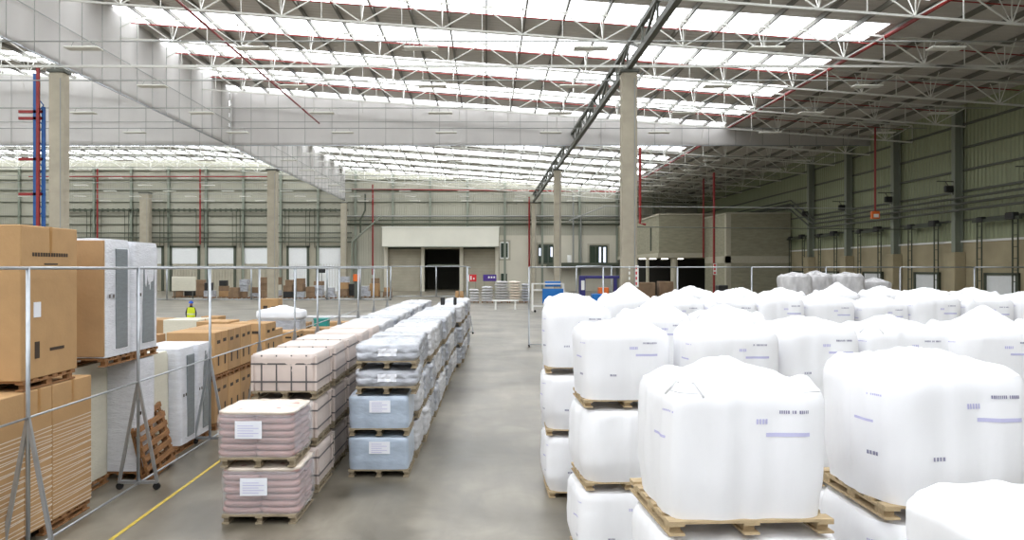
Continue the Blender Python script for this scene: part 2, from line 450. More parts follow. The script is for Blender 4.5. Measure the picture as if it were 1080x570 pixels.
for (x, y0, y1, lab) in ((104,178,262,'red riser pipe on the end wall behind the stacked cartons'),(212,178,258,'red riser pipe on the end wall between the left dock doors'),(393.5,195,290,'red riser pipe on the end wall left of the canopy'),(558,208,282,'red riser pipe on the end wall right of the canopy')):
    X = WX(x, BACK-.6)
    pipe([(X,BACK-1.0,WZ(y0,BACK-.6)),(X,BACK-1.0,WZ(y1,BACK-.6))], .13, M['red'], 'riser_pipe', lab)
pipe([(WX(33),BACK-.7,WZ(187)),(WX(290),BACK-.7,WZ(187))], .09, M['red'], 'header_pipe', 'red level pipe high on the end wall behind the left columns')
pipe([(WX(372),BACK-.7,WZ(200)),(WX(665),BACK-.7,WZ(203))], .09, M['red'], 'header_pipe', 'red level pipe high on the end wall above the canopy')
pipe([(WX(675,60),60,CZ+9.0),(WX(675,60),60,WZ(236,60)),(WX(681,60),60,WZ(237,60))], .1, M['red'], 'drop_pipe', 'red drop pipe just right of the nearest aisle column')
pipe([(WX(742,94.5),94.5,CZ+10.5),(WX(742,94.5),94.5,WZ(272,94.5))], .1, M['red'], 'drop_pipe', 'red drop pipe in front of the inner corner of the block rooms')
pipe([(WX(753,86),86,CZ+10.2),(WX(753,86),86,.02)], .13, M['red'], 'drop_pipe', 'red drop pipe running to the floor beside the block room')
t = thing('hose_station', 'orange box hanging on a red pipe before the right wall', 'hose box', (WX(923,58),58,0))
MB().tube([(0,0,WZ(135,58)),(0,0,WZ(223,58))], .07, 8).build('drop_pipe', M['red'], t)
MB().bevbox(-.28,.28,-.15,.15,WZ(231,58),WZ(223,58),.03).build('box', M['orange'], t)
MB().box(-.18,.18,-.17,-.15,WZ(229.5,58),WZ(226,58)).build('label', M['white'], t)

# level wires at mid height
for (y, d, x0, x1, r, lab) in ((217.8,58,640,1046,.028,'pale level wire crossing before the block rooms, upper one'),(239.5,62,655,1046,.035,'dark level wire crossing before the block rooms, lower one')):
    pipe([(WX(x0,d),d,WZ(y,d)),(WX(x1,d)+4,d,WZ(y+4,d))], r, M['cable'] if r < .03 else M['steel_dark'], 'span_wire', lab, 'wire')
pipe([(WX(600,110),110,WZ(233,110)),(WX(640,110),110,WZ(217,110))], .07, M['cable'], 'span_wire', 'slanting grey pipe above the middle office window', 'pipe')

# ------------------------------------------------------------ end wall details
D = BACK
k = 0
px = 60.8-39.3
while px < 700:
    X = WX(px)
    if not (404 < px < 530):
        z0 = 0
    else: z0 = WZ(240.5)
    s = MB(); w = .3
    s.box(-.17,.17,-.10,-.02,0,0.001+ (WZ(176)-z0)); s.box(-.04,.04,-.40,-.10,0,WZ(176)-z0); s.box(-.17,.17,-.48,-.40,0,WZ(176)-z0)
    o = s.build('wall_post', M['steel_post'], None, False, (X, D, z0))
    tag(o, 'grey green steel post on the end wall, %s from the left of the photo' % (ORD[k]), 'wall post'); k += 1
    px += 39.3
gy = [180,190,201,213.5,228,237]
for i, y in enumerate(gy):
    o = MB().box(XL+.1, RIGHT-.2, D-.2, D, WZ(y)-.055, WZ(y)+.055).build('wall_rail', M['steel_green'])
    tag(o, 'dark level rail on the end wall sheeting, %s from the top' % ORD[i], 'rail')
for i, y in enumerate((246, 251, 255.5)):
    pipe([(WX(33),D-.65,WZ(y)),(WX(372),D-.65,WZ(y))], .09, M['steel_green'], 'wall_pipe', 'dark level pipe above the dock doors, %s from the top' % ORD[i])
for i, y in enumerate((228.5, 232.5, 236.5)):
    pipe([(WX(365),D-.7,WZ(y)),(WX(655),D-.7,WZ(y))], .11, M['cable'] if i == 0 else M['steel_green'], 'wall_pipe', 'level pipe on the end wall above the canopy, %s from the top' % ORD[i])
for i, dx in enumerate((0, 3)):
    pipe([(WX(403-dx),D-1.2-.15*dx,WZ(229+dx)),(WX(376-dx),D-1.2-.15*dx,WZ(253+dx)),(WX(376-dx),D-1.2-.15*dx,WZ(300))], .14, M['steel_post'], 'bent_pipe', ('outer' if i else 'inner')+' grey pipe bending down the end wall left of the canopy')
pipe([(WX(386),D-.75,WZ(205)),(WX(386),D-.75,WZ(222)),(WX(381),D-.75,WZ(232)),(WX(381),D-.75,WZ(246))], .13, M['steel_green'], 'bent_pipe', 'dark cranked pipe on the end wall above the bent pipes')
# canopy
c = thing('canopy', 'long cream box canopy over the dark doorway in the end wall', 'canopy', (WX(465.7), D, 0))
hw = (WX(526)-WX(405.5))/2
MB().bevbox(-hw,hw,-3,0,WZ(261),WZ(240.5),.05).build('fascia_box', M['canopy'], c)
q = MB(); q.box(-hw-.05,hw+.05,-3.08,-3.0,WZ(241.2),WZ(240.2)); q.build('top_flashing', M['steel_white'], c)
q = MB(); q.box(-hw,hw,-3.06,-3.0,WZ(261.4),WZ(260.6)); q.build('bottom_flashing', M['steel_post'], c)
for i, (xa, xb, lab) in enumerate(((405.8,409.5,'left end'),(444.5,448,'left jamb of the dark doorway'),(485,488.6,'right jamb of the dark doorway'),(522,526,'right end'))):
    o = MB().bevbox(WX(xa),WX(xb),D-.9,D,0,WZ(261),.03).build('concrete_pier', M['office']); tag(o, 'pale concrete pier under the canopy at its '+lab, 'pier')
for xa, xb, s in ((409.5,444.5,'left'),(488.6,522,'right')):
    sh = thing('roller_shutter', 'closed grey roller shutter %s of the dark doorway' % s, 'shutter', (0,D,0))
    MB().box(WX(xa),WX(xb),-.15,0,0,WZ(263)).build('curtain', M['precast'], sh)
    l = MB(); z = .3
    while z < WZ(263): l.box(WX(xa),WX(xb),-.19,-.15,z,z+.06); z += .45
    l.build('slat_rib', M['conc_col'], sh)
    MB().box(WX(xa),WX(xb),-.35,0,WZ(263),WZ(261.2)).build('head_box', M['steel_green'], sh)
# room behind dark doorway
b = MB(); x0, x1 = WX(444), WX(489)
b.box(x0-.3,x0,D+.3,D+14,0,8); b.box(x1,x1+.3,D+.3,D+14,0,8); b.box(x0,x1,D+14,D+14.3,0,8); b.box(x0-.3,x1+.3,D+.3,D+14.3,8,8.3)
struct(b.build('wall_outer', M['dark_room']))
b = MB(); b.box(x0-.3,x1+.3,D+.3,D+14.3,-.2,0); struct(b.build('floor_outer', M['precast']))
o = MB().box(WX(449),WX(484),D+2,D+2.2,WZ(281),WZ(279)).build('barrier_rail', M['steel_post']); tag(o, 'pale level rail seen inside the dark doorway', 'rail')
# dado panels and office front
o = MB()
for xa, xb in ((33,405),): o.box(XL+.1,WX(372),D-.1,D,0,WZ(256))
struct(o.build('trim_2', M['precast']))
OX0, OX1 = WX(527), WX(641)
wins = [(527.7,536,256,272.5,'upper left'),(568,583,258.6,278,'middle'),(621.7,640,259.6,278,'right')]
o = MB(); o.box(WX(526.5),WX(660),D-.25,D,0,WZ(248.5)); struct(o.build('trim_3', M['office']))
wi2 = wi
for (xa, xb, ya, yb, lab) in wins:
    fr = struct(MB().box(WX(xa)-.35,WX(xb)+.35,D-.33,D-.25,WZ(yb)-.35,WZ(ya)+.35).build('window_%d' % wi2, M['precast'])); wi2 += 1
    g = MB().box(WX(xa),WX(xb),D-.37,D-.33,WZ(yb),WZ(ya)).build('pane', M['glass'], fr)
    m = MB(); n_ = 2 if xb-xa < 10 else 3
    for j in range(n_+1):
        x = WX(xa)+(WX(xb)-WX(xa))*j/n_; m.box(x-.07,x+.07,D-.43,D-.37,WZ(yb),WZ(ya))
    m.box(WX(xa),WX(xb),D-.43,D-.37,WZ(ya)-.12,WZ(ya)+.12); m.box(WX(xa),WX(xb),D-.43,D-.37,WZ(yb)-.12,WZ(yb)+.1)
    m.build('window_frame', M['white'] if lab == 'upper left' else M['steel_green'], fr)
    if lab == 'middle':
        MB().box(WX(580.5),WX(582.6),D-.4,D-.371,WZ(271),WZ(261)).build('bright_pane', M['daylight'], fr)
        MB().box(WX(568.5),WX(570),D-.4,D-.371,WZ(270),WZ(262)).build('bright_pane', M['daylight'], fr)
    if lab == 'right':
        for a_, c_ in ((631.5,634),(636,638.5)): MB().box(WX(a_),WX(c_),D-.4,D-.371,WZ(277),WZ(261)).build('bright_pane', M['daylight'], fr)
fr = struct(MB().box(WX(527.5),WX(535.5),D-.33,D-.25,WZ(298),WZ(288)).build('window_%d' % wi2, M['office']))
MB().box(WX(528.3),WX(534.7),D-.37,D-.33,WZ(297.3),WZ(288.8)).build('pane', M['glass'], fr)
o = MB(); o.box(WX(576),WX(660),D-2.6,D-.25,WZ(281.6),WZ(279.4)); o.box(WX(576),WX(660),D-2.6,D-2.5,WZ(279.4),WZ(277.5))
tag(o.build('ledge_slab', M['steel_green']), 'dark ledge running along the end wall under the office windows', 'ledge')
pipe([(WX(604),D-.8,WZ(205)),(WX(604),D-.8,WZ(280))], .13, M['cable'], 'wall_pipe', 'pale upright pipe between the office windows, left one')
pipe([(WX(612),D-.8,WZ(228)),(WX(612),D-.8,WZ(280))], .12, M['cable'], 'wall_pipe', 'pale upright pipe between the office windows, right one')
o = MB().bevbox(WX(597),WX(601),D-3.0+.5,D-1.9,WZ(277.5),WZ(269.5),.05).build('meter_box', M['white']); tag(o, 'small white cabinet standing on the dark ledge', 'cabinet')
# dock doors on the end wall
docks = [(66,94),(108,134),(145,171),(182,209),(220,247),(257.7,284),(305,324),(336,362)]
for i, (xa, xb) in enumerate(docks):
    lab = 'white dock door in the end wall, %s from the right' % ORD[len(docks)-1-i]
    dd = thing('dock_door', lab, 'door', (WX((xa+xb)/2), D-.1, 0))
    w2 = (WX(xb)-WX(xa))/2; zt = WZ(261.5)
    MB().box(-w2,w2,-.12,0,WZ(278.5),zt).build('upper_panel', M['door'], dd)
    lo = MB(); nn = 9
    for j in range(nn):
        x = -w2+2*w2*j/nn; lo.box(x+.03,x+2*w2/nn-.03,-.1,0,0,WZ(278.5))
    lo.build('lower_panel', M['precast'] if i < 6 else M['door'], dd)
    fr = MB(); fr.box(-w2-.35,-w2,-.25,0,0,zt+.3); fr.box(w2,w2+.35,-.25,0,0,zt+.3); fr.box(-w2-.35,w2+.35,-.25,0,zt,zt+.3)
    fr.build('door_frame', M['steel_green'], dd)
    tr = MB(); zt2 = WZ(222)
    for s in (-1,1): tr.bar((s*(w2+.5),-.45,zt),(s*(w2+.5),-.45,zt2),.09); tr.bar((s*(w2-.1),-.45,zt),(s*(w2-.1),-.45,zt2),.07)
    tr.bar((-w2-.9,-.5,zt2),(w2+.9,-.5,zt2),.22,.3)
    for j in range(7): tr.box(-w2-.6+j*(2*w2+1.1)/6,-w2-.4+j*(2*w2+1.1)/6,-.7,-.3,zt2-.25,zt2+.22)
    tr.build('lift_track', M['steel_green'], dd)
# dark small screen sign over stacks
o = MB().bevbox(WX(336,118),WX(343,118),118,118.2,WZ(288,118),WZ(284,118),.03).build('notice_board', M['black']); tag(o, 'small black notice board before the rightmost dock door', 'sign')
MB().bar((WX(339.5,118),118.1,0),(WX(339.5,118),118.1,WZ(288,118)),.08).build('post', M['steel_dark'], o)

# ------------------------------------------------------------ side wall details
cols_y = [39.1,47.5,55.8,64.2,72.6,81.0]
for i, Y in enumerate(cols_y):
    t = thing('wall_column', 'dark green steel column with concrete foot on the right wall, %s from the right edge' % ORD[i], 'column', (RIGHT-.12,Y,0))
    s = MB(); s.box(-.06,0,-.22,.22,4.7,CZ+10.9); s.box(-.5,-.06,-.05,.05,4.7,CZ+10.9); s.box(-.56,-.5,-.22,.22,4.7,CZ+10.9); s.build('steel_shaft', M['steel_post'], t)
    MB().bevbox(-.8,0,-.55,.55,0,4.7,.05).build('concrete_foot', M['precast_side'], t)
    a = MB(); a.bar((-.5,0,CZ+6.0),(-1.7,0,CZ+6.0),.07); a.bar((-.5,0,CZ+5.0),(-1.1,0,CZ+6.0),.05); a.build('arm', M['steel_dark'], t)
    MB().bevbox(-1.15,-.6,-.14,.14,CZ+5.25,CZ+5.7,.04).build('floodlight', M['black'], t)
for i, z in enumerate((CZ+9.9,CZ+8.3,CZ+6.75,CZ+5.3,CZ+3.3)):
    o = MB().box(RIGHT-.15,RIGHT,10,BACK-.2,z-.07,z+.07).build('wall_rail', M['steel_dark']); tag(o, 'dark level rail on the green right wall, %s from the top' % ORD[i], 'rail')
o = MB().box(RIGHT-.2,RIGHT-.0,10,BACK-.2,5.36,5.5).build('drip_flashing', M['white']); tag(o, 'pale flashing where the green sheeting meets the concrete of the right wall', 'flashing')
for i, z in enumerate((CZ+4.75,CZ+4.35,CZ+3.9)):
    pipe([(RIGHT-.9-.1*i,20,z),(RIGHT-.9-.1*i,79,z),(RIGHT-.9-.1*i,85,z+2.4),(RIGHT-.9-.1*i,BACK-1,z+2.4)], .085, M['steel_dark'], 'side_pipe', 'long grey pipe along the right wall, %s from the top' % ORD[i])
for i, Y in enumerate((42.7,51.3,60.0,68.4,76.8,84.4)):
    dd = thing('side_door', 'white door in the right wall between columns, %s from the right edge' % ORD[i], 'door', (RIGHT-.12,Y,0))
    MB().box(-.1,0,-1.5,1.5,0,3.15).build('door_panel', M['door'], dd)
    fr = MB(); fr.box(-.2,0,-1.7,-1.5,0,3.3); fr.box(-.2,0,1.5,1.7,0,3.3); fr.box(-.2,0,-1.7,1.7,3.15,3.3); fr.build('door_frame', M['steel_green'], dd)
    tr = MB()
    for s in (-1,1):
        for e in (1.55,2.05): tr.bar((-.4,s*e,.0),(-.4,s*e,6.6),.07)
        for j in range(9): tr.bar((-.4,s*1.55,.6+j*.72),(-.4,s*2.05,.6+j*.72),.05)
    tr.bar((-.45,-2.4,6.7),(-.45,2.4,6.7),.2,.2); tr.build('lift_track', M['steel_green'], dd)
    mt = MB(); mt.bevbox(-.7,-.25,-2.0,-1.2,6.6,7.05,.06); mt.bevbox(-.65,-.3,1.2,1.8,6.6,6.95,.05); mt.build('motor', M['black'], dd)
    MB().tube([(-.13,-.2,1.6),(-.17,-.2,1.6)],.05,8).build('handle', M['steel_dark'], dd)

# block rooms at the right
r = thing('upper_block_room', 'raised block-walled room on columns at the right of the end wall', 'room', (0,0,0))
A0, A1, AY = 20.5, 27.0, 95.7
AT = CZ+6.3; AB = CZ+1.25
b = MB(); b.box(A0,A1,AY,D-.3,AB+.55,AT); b.build('block_walls', M['brickwork'], r)
b = MB(); b.box(A0-.12,A1,AY-.12,D-.3,AB,AB+.55); b.build('floor_slab', M['block_edge'], r)
b = MB(); b.box(A0-.1,A1,AY-.1,D-.3,AT,AT+.18); b.build('coping', M['block_edge'], r)
b = MB(); b.box(A0-.02,A0-.1,100,100.5,AB+.9,AT-1.2); b.build('slit_vent', M['steel_green'], r)
r2 = thing('block_room', 'block-walled room standing on the floor against the right wall', 'room', (0,0,0))
B0, BY = 25.9, 87.0
b = MB(); b.box(B0,RIGHT-.13,BY,AY-.2,0,CZ+5.85); b.build('block_walls', M['brickwork'], r2)
b = MB(); b.box(B0-.1,RIGHT-.13,BY-.1,AY-.2,CZ+5.85,CZ+6.0); b.build('coping', M['block_edge'], r2)
b = MB(); b.box(B0-.03,RIGHT-.13,BY-.03,AY-.2,CZ+.55,CZ+1.3); b.box(B0-.03,B0+.5,BY-.03,BY+.5,0,CZ+5.85); b.build('concrete_band', M['block_edge'], r2)
b = MB(); b.box(A0-.1,RIGHT-.2,108,108.3,0,AB-.01); struct(b.build('wall_shade_sheet', M['dark']))  # added dark sheet: paints in the shade below the raised room
for i, (px, d) in enumerate(((683,96.2),(711,96.2))):
    o = MB().tube([(WX(px,d),d,0),(WX(px,d),d,AB)], .2 if i == 0 else .42, 14).build('round_column', M['block_edge']); tag(o, 'round concrete column under the raised room, %s' % ('left front','right front','left rear','right rear')[i], 'column')
for i, px in enumerate((677.5,688.5,701,717)):
    d = 98.5
    t = thing('soffit_lamp', 'lit lamp under the raised room, %s from the left' % ORD[i], 'lamp', (WX(px,d),d,AB-.02))
    MB().box(-.4,.4,-.3,.3,-.06,0).build('housing', M['lampbody'], t); MB().box(-.36,.36,-.28,.28,-.15,-.06).build('lit_panel', M['lamp_on'], t)

# ------------------------------------------------------------ blue and red rack at the far left
t = thing('pallet_rack', 'tall blue and red lattice rack frame at the left edge', 'rack', (0,46,0))
for px in (37.2,46.0):
    X = WX(px,46); u = MB(); u.box(X-.09,X+.09,-.07,.07,0,WZ(78 if px < 40 else 113,46)); u.build('upright', M['rackblue'], t)
X = WX(42,46); u = MB(); u.box(X-.08,X+.08,-.25,-.1,0,WZ(72,46)); u.build('red_upright', M['red'], t)
u = MB(); z = .3
while z < WZ(118,46):
    u.bar((WX(37.2,46),0,z),(WX(46,46),0,z+.6),.05); u.bar((WX(46,46),0,z+.6),(WX(37.2,46),0,z+1.2),.05); z += 1.2
u.build('lacing', M['rackblue'], t)
u = MB()
for y in (118,125,168,205): u.bar((WX(20,46),0,WZ(y,46)),(WX(46,46),0,WZ(y,46)),.14,.16)
u.build('beam', M['red'], t)

# ------------------------------------------------------------ pallets
def pallet_proto(w, d, m, label='pallet'):
    t = thing('wooden_pallet', label, 'pallet')
    s = MB(); nb = 6
    for k in range(nb):
        y0 = -d/2+(d-.11)*k/(nb-1); s.box(-w/2,w/2,y0,y0+.11,.105,.13)
    for x in (-w/2+.05,0,w/2-.05): s.box(x-.05,x+.05,-d/2,d/2,.083,.105)
    s.build('top_deck', m, t)
    for x in (-w/2+.05,0,w/2-.05):
        s = MB(); s.box(x-.05,x+.05,-d/2,d/2,0,.02)
        for y in (-d/2+.11,0,d/2-.11): s.box(x-.035,x+.035,y-.06,y+.06,.02,.083)
        s.build('runner', m, t)
    return t
P_bag = pallet_proto(1.04, 1.04, M['wood']); M['wood_grey'] = mat('weathered_pallet_wood', (150,136,112), .85, var=.25, scale=6, bump=.3, bscale=40, stretch=(1,6,1))
P_box = pallet_proto(1.04, 1.16, M['wood_grey']); P_old = pallet_proto(1.1, 1.15, M['wood_dark'])

# ------------------------------------------------------------ soft loads
def soft(w, d, h, n=5, bulge=.03, layers=0, lamp=.012, wr=.012, wf=3.0, mound=.12, shrink=.9, seed=0, nu=72, sides=16, tops=12, peaks=1, pleat=.03, tuft=0):
    tph = 0.0
    """closed bag or film-wrapped body; returns (builder, surface function on the side)"""
    rs = random.Random(seed); off = Vector((rs.random()*50, rs.random()*50, rs.random()*50))
    pk = [(rs.uniform(-.3,.3), rs.uniform(-.3,.3), rs.uniform(.5,1)) for _ in range(peaks)]
    kp = rs.randint(7,11); ph = rs.random()*6; tilt = (rs.uniform(-.03,.03), rs.uniform(-.02,.02))
    def ring(th, r, e):
        c, s = math.cos(th), math.sin(th); q = (abs(c)**e+abs(s)**e)**(-1/e)
        return c*q*r*w/2, s*q*r*d/2
    def side(u, v):
        th = u*2*PI; z = v*h
        r = shrink+(1-shrink)*min(1, v*3.5)+bulge*math.sin(PI*min(1,v))-max(0,(v-.93))*.6
        x, y = ring(th, r, n)
        if layers:
            g = abs(math.sin(v*layers*PI)); k = 1+lamp*(g-.6)*2; x *= k; y *= k
        q = Vector((x*wf, y*wf, z*wf*.8))+off
        k = 1+wr*(1.9 if wr < .03 else .8)*noise.noise(Vector((math.cos(th)*5.5, math.sin(th)*5.5, z*.7))+off)*min(1,n/5)+wr*(noise.noise(q)+.6*noise.noise(q*2.3)+.35*noise.noise(q*5))
        lean = v*v
        return Vector((x*k+tilt[0]*lean, y*k+tilt[1]*lean, z))
    def top(u, t):
        th = u*2*PI; r = max(0, (1-t))
        base = side(u, 1.0); x = base.x*r; y = base.y*r
        px, py = x/(w/2), y/(d/2); z = 0
        for (ax, ay, hh) in pk: z += hh*math.exp(-((px-ax)**2+(py-ay)**2)/.16)
        z = mound*(.55*(1-r**5)+.55*z*(1-r**3))
        if tuft: z += tuft*(.5+.5*math.cos(4*th-PI+tph))**3*math.exp(-((r-.86)/.09)**2)*(.6+.4*math.sin(3*th+ph))
        z += pleat*math.sin(kp*th+ph+2.5*r)*r*(1-r)*2.2
        q = Vector((x*4.5, y*4.5, 7))+off
        z += pleat*1.1*(noise.noise(q)+.5*noise.noise(q*2.4))*min(1, 4*(1-r))
        return Vector((x, y, h+z))
    m = MB()
    m.grid(lambda u, v: (Vector((0,0,0.0)) if v == 0 else side(u, 0)*1.0), nu, 1)
    m.grid(side, nu, sides); m.grid(top, nu, tops)
    return m, side

def lettering(side, u0, u1, v0, v1, seed, bars=12):
    """row of small printed strokes lying on the side of a bag"""
    rs = random.Random(seed); m = MB()
    for k in range(bars):
        if rs.random() < .12: continue
        a = u0+(u1-u0)*k/bars; c = a+(u1-u0)/bars*rs.uniform(.5,.8)
        P = []
        for (u, v) in ((a,v0),(c,v0),(c,v1),(a,v1)):
            p = side(u, v); o_ = Vector((p.x,p.y,0)).normalized()*.006; P.append(p+o_)
        m.quad(P)
    return m
def band(side, u0, u1, v0, v1, n=10, lift=.004):
    m = MB()
    def fn(a, b_):
        p = side(u0+(u1-u0)*a, v0+(v1-v0)*b_); return p+Vector((p.x,p.y,0)).normalized()*lift
    m.grid(fn, n, 3, closed=False); return m

bags = []
def bag_proto(seed, mound, n, h, m='bag', flat=False, wr=.024, prints=True):
    b, side = soft(1.13 if flat else 1.09, 1.13 if flat else 1.09, h, n=n, bulge=.035 if flat else .012, wr=wr, wf=2.2, mound=mound, shrink=.90 if flat else .965, seed=seed, nu=88, peaks=1 if flat else 3, pleat=.012 if flat else .03, tops=24, tuft=0 if flat else .055)
    t = thing('bulk_bag', '', 'bag')
    b.build('bag_body', M[m], t, True)
    if prints:
        # u = .75 faces the camera, .5 faces the aisle
        rs = random.Random(seed*3+1)
        band(side, .775, .845, .66, .69).build('printed_line', M['print'], t)
        lettering(side, .80, .845, .84, .865, seed, 14).build('printed_lettering', M['print_dark'], t)
        lettering(side, .755, .785, .76, .80, seed+5, 5).build('printed_lettering', M['print'], t)
        lettering(side, .59, .62, .84, .855, seed+9, 8).build('printed_lettering', M['print'], t)
        band(side, .55, .60, .62, .64).build('printed_line', M['print'], t)
        if seed != 11:
            lettering(side, .69, .712, .36, .39, seed+2, 4).build('printed_lettering', M['print_dark'], t)
            lettering(side, .585, .61, .36, .39, seed+4, 4).build('printed_lettering', M['print_dark'], t)
    if not flat and seed == 11:
        lp_ = MB()
        for s in (2,):                      # lifting loops folded down on the shoulders
            u = .125+.25*s
            a = side(u-.035, .97); c = side(u+.035, .97); mdl = side(u, 1.0)*.86; mdl.z = h+.05
            lp_.tube([a, (a+mdl)/2+Vector((0,0,.05)), mdl, (c+mdl)/2+Vector((0,0,.05)), c], .009, 6)
        lp_.build('lifting_loop', M['bag'], t, True)
    return t
BT = [bag_proto(11,.11,6.5,.78), bag_proto(12,.13,4.2,.80), bag_proto(13,.10,4.4,.81), bag_proto(14,.17,3.8,.78), bag_proto(15,.11,4.4,.79)]
BFLAT = [bag_proto(21,.012,5,.845,flat=True), bag_proto(22,.012,4.5,.845,flat=True)]
BG = [bag_proto(31,.08,3.0,.88,'bag_grey',wr=.07,prints=False), bag_proto(32,.09,2.8,.88,'bag_grey',wr=.08,prints=False)]

rowname = {}
def stack(X, Y, rz, rowlab, collab, top=0, tiers=3, sz=1.0, low='bag', vis=False, sx=1.0):
    dz = .975
    for k in range(tiers):
        z = k*dz; jx = rnd.uniform(-.03,.03); jy = rnd.uniform(-.02,.02); jr = rz+rnd.uniform(-.04,.04)
        where = '%s, %s' % (rowlab, collab)
        tier = ['bottom','middle','top'][k] if tiers == 3 else ['bottom','top'][k]
        seen = (k == tiers-1) or vis
        g = 'pallets under the white bags'
        place(P_bag, (X+jx, Y+jy, z), jr, ('pallet under the %s bag, %s' % (tier, where)) if seen else 'wooden pallet hidden low inside the block of white bags', g, (1,1,.69))
        if k == tiers-1:
            pr = BG[top] if low == 'grey' else BT[top]
            place(pr, (X+jx, Y+jy, z+.09), jr+(rnd.choice((0,PI)) if low == 'grey' else 0), ('wrinkled grey bulk bag on top, ' if low == 'grey' else 'white bulk bag on top, ')+where, 'grey wrinkled bulk bags' if low == 'grey' else 'white bulk bags', (sx,sx,sz))
        else:
            place(BFLAT[k % 2], (X+jx, Y+jy, z+.09), jr+rnd.choice((0,PI)), ('white bulk bag in %s tier, %s' % (tier, where)) if seen else 'white bulk bag hidden in the lower tiers of the block', 'white bulk bags')
stack(1.64, 5.5, .09, 'nearest row', 'beside the aisle', 0, vis=True, sx=.94)
stack(3.12, 5.8, -.03, 'nearest row', 'at the right edge', 2, vis=True, sz=1.04)
stack(2.52, 3.35, .12, 'corner at the bottom right', 'closest of all', 4, sz=.66)
stack(1.66, 10.05, .04, 'second row', 'beside the aisle', 4, vis=True)
for j, (X, Y, p) in enumerate(((2.86,9.75,1),(4.04,10.2,2),(5.14,10.35,0),(6.22,10.2,3),(7.35,10.2,1))):
    stack(X, Y, 0, 'second row', '%s from the aisle' % ORD[j+1], p)
stack(1.5, 13.15, -.02, 'third row', 'beside the aisle', 2, vis=True, sz=1.1)
for j, (X, Y, p) in enumerate(((2.68,13.1,3),(3.86,13.2,0))):
    stack(X, Y, 0, 'third row', '%s from the aisle' % ORD[j+1], p)
for j, (X, Y, p, s) in enumerate(((1.74,16.6,2,1.1),(2.95,17.2,3,1.15),(4.08,17.5,1,1.05),(5.16,17.5,0,1.08),(6.24,17.5,2,1.1),(7.36,17.6,1,1.05),(8.46,17.6,4,1.0),(9.56,17.5,1,1.12),(10.66,17.6,0,1.1),(11.76,17.6,2,1.1))):
    stack(X, Y, 0, 'fourth row', 'beside the aisle' if j == 0 else '%s from the aisle' % ORD[j], p, sz=s, vis=(j == 0))
for j, (X, p) in enumerate(((5.6,1),(6.8,4),(8.0,0),(9.5,3),(10.8,1),(12.0,2),(13.2,0))):
    stack(X, 22.0, 0, 'last row', '%s from the left' % ORD[j], p, sz=1.08)
for j, (X, Y, p) in enumerate(((11.5,30,0),(12.55,30.6,1),(13.75,30.8,0),(15.0,31.2,1))):
    stack(X, Y, 0, 'group behind the block', '%s from the left' % ORD[j], p, low='grey', sz=1.42 if j < 3 else 1.15)

# ------------------------------------------------------------ pallet rows on the left of the aisle
def load_thing(name, cat): return thing(name, '', cat)
# brown-pink sack loads
def sack_load(seed):
    t = load_thing('sack_load', 'sack load'); rs = random.Random(seed); hl = .66/7
    for l in range(7):
        for i in range(2):
            for j in range(2):
                cx = (-.26 if i == 0 else .26)+rs.uniform(-.012,.012); cy = (-.25 if j == 0 else .25)+rs.uniform(-.012,.012)
                sd, _ = soft(.54, .53, hl*.80, n=7, bulge=.03, wr=.03, wf=6, mound=.02, shrink=.95, seed=rs.randint(0,999), nu=28, sides=5, tops=3, peaks=1, pleat=.006)
                o = sd.build('paper_sack', M['sack'], t, True, (cx, cy, l*hl), rs.uniform(-.02,.02))
    tp, _ = soft(1.1, 1.08, .05, n=7, wr=.02, mound=.035, shrink=1.0, seed=seed+3, nu=64, sides=3, tops=10, peaks=3, pleat=.02)
    tp.build('top_film', M['topfilm'], t, True, (0,0,.60))
    wf, _ = soft(1.11, 1.1, .62, n=9, wr=.02, wf=8, mound=.0, shrink=1.0, seed=seed+4, nu=96, sides=16, tops=2, peaks=1, pleat=0)
    wf.build('film_skirt', M['film'], t, True, (0,0,-.01))
    rt = MB(); rt.grid(lambda u, v: (.56+.012*noise.noise(Vector((u*9,v*6,seed))), -.53+1.06*u, .05+.6*v), 16, 8, closed=False)
    rt.build('film_sheet', M['film'], t, True)
    lb_ = MB(); lb_.grid(lambda u, v: (-.27+.38*u, -.585-.006*math.sin(u*5), .27+.25*v), 6, 4, closed=False)
    ls_ = lb_.build('label_sheet', M['paper'], t)
    tx = MB()
    for k in range(5): tx.box(-.23, -.23+.3*(1 if k % 2 else .75), -.5975, -.596, .31+.035*k, .318+.035*k)
    tx.build('label_lines', M['print'], ls_)
    return t
sl = sack_load(3)
for k, (z, lab) in enumerate(((0,'lower'),(.80,'upper'))):
    place(P_box, (-3.2+.02*k-.05*k, 11.9, z), .0+.02*k, 'pallet under the %s load of brown-pink sacks' % lab, 'pallets of the left rows')
    place(sl, (-3.2-.05*k, 11.9, z+.13), .015-.04*k, '%s load of brown-pink paper sacks at the front of the left row' % lab, 'loads of brown-pink sacks')

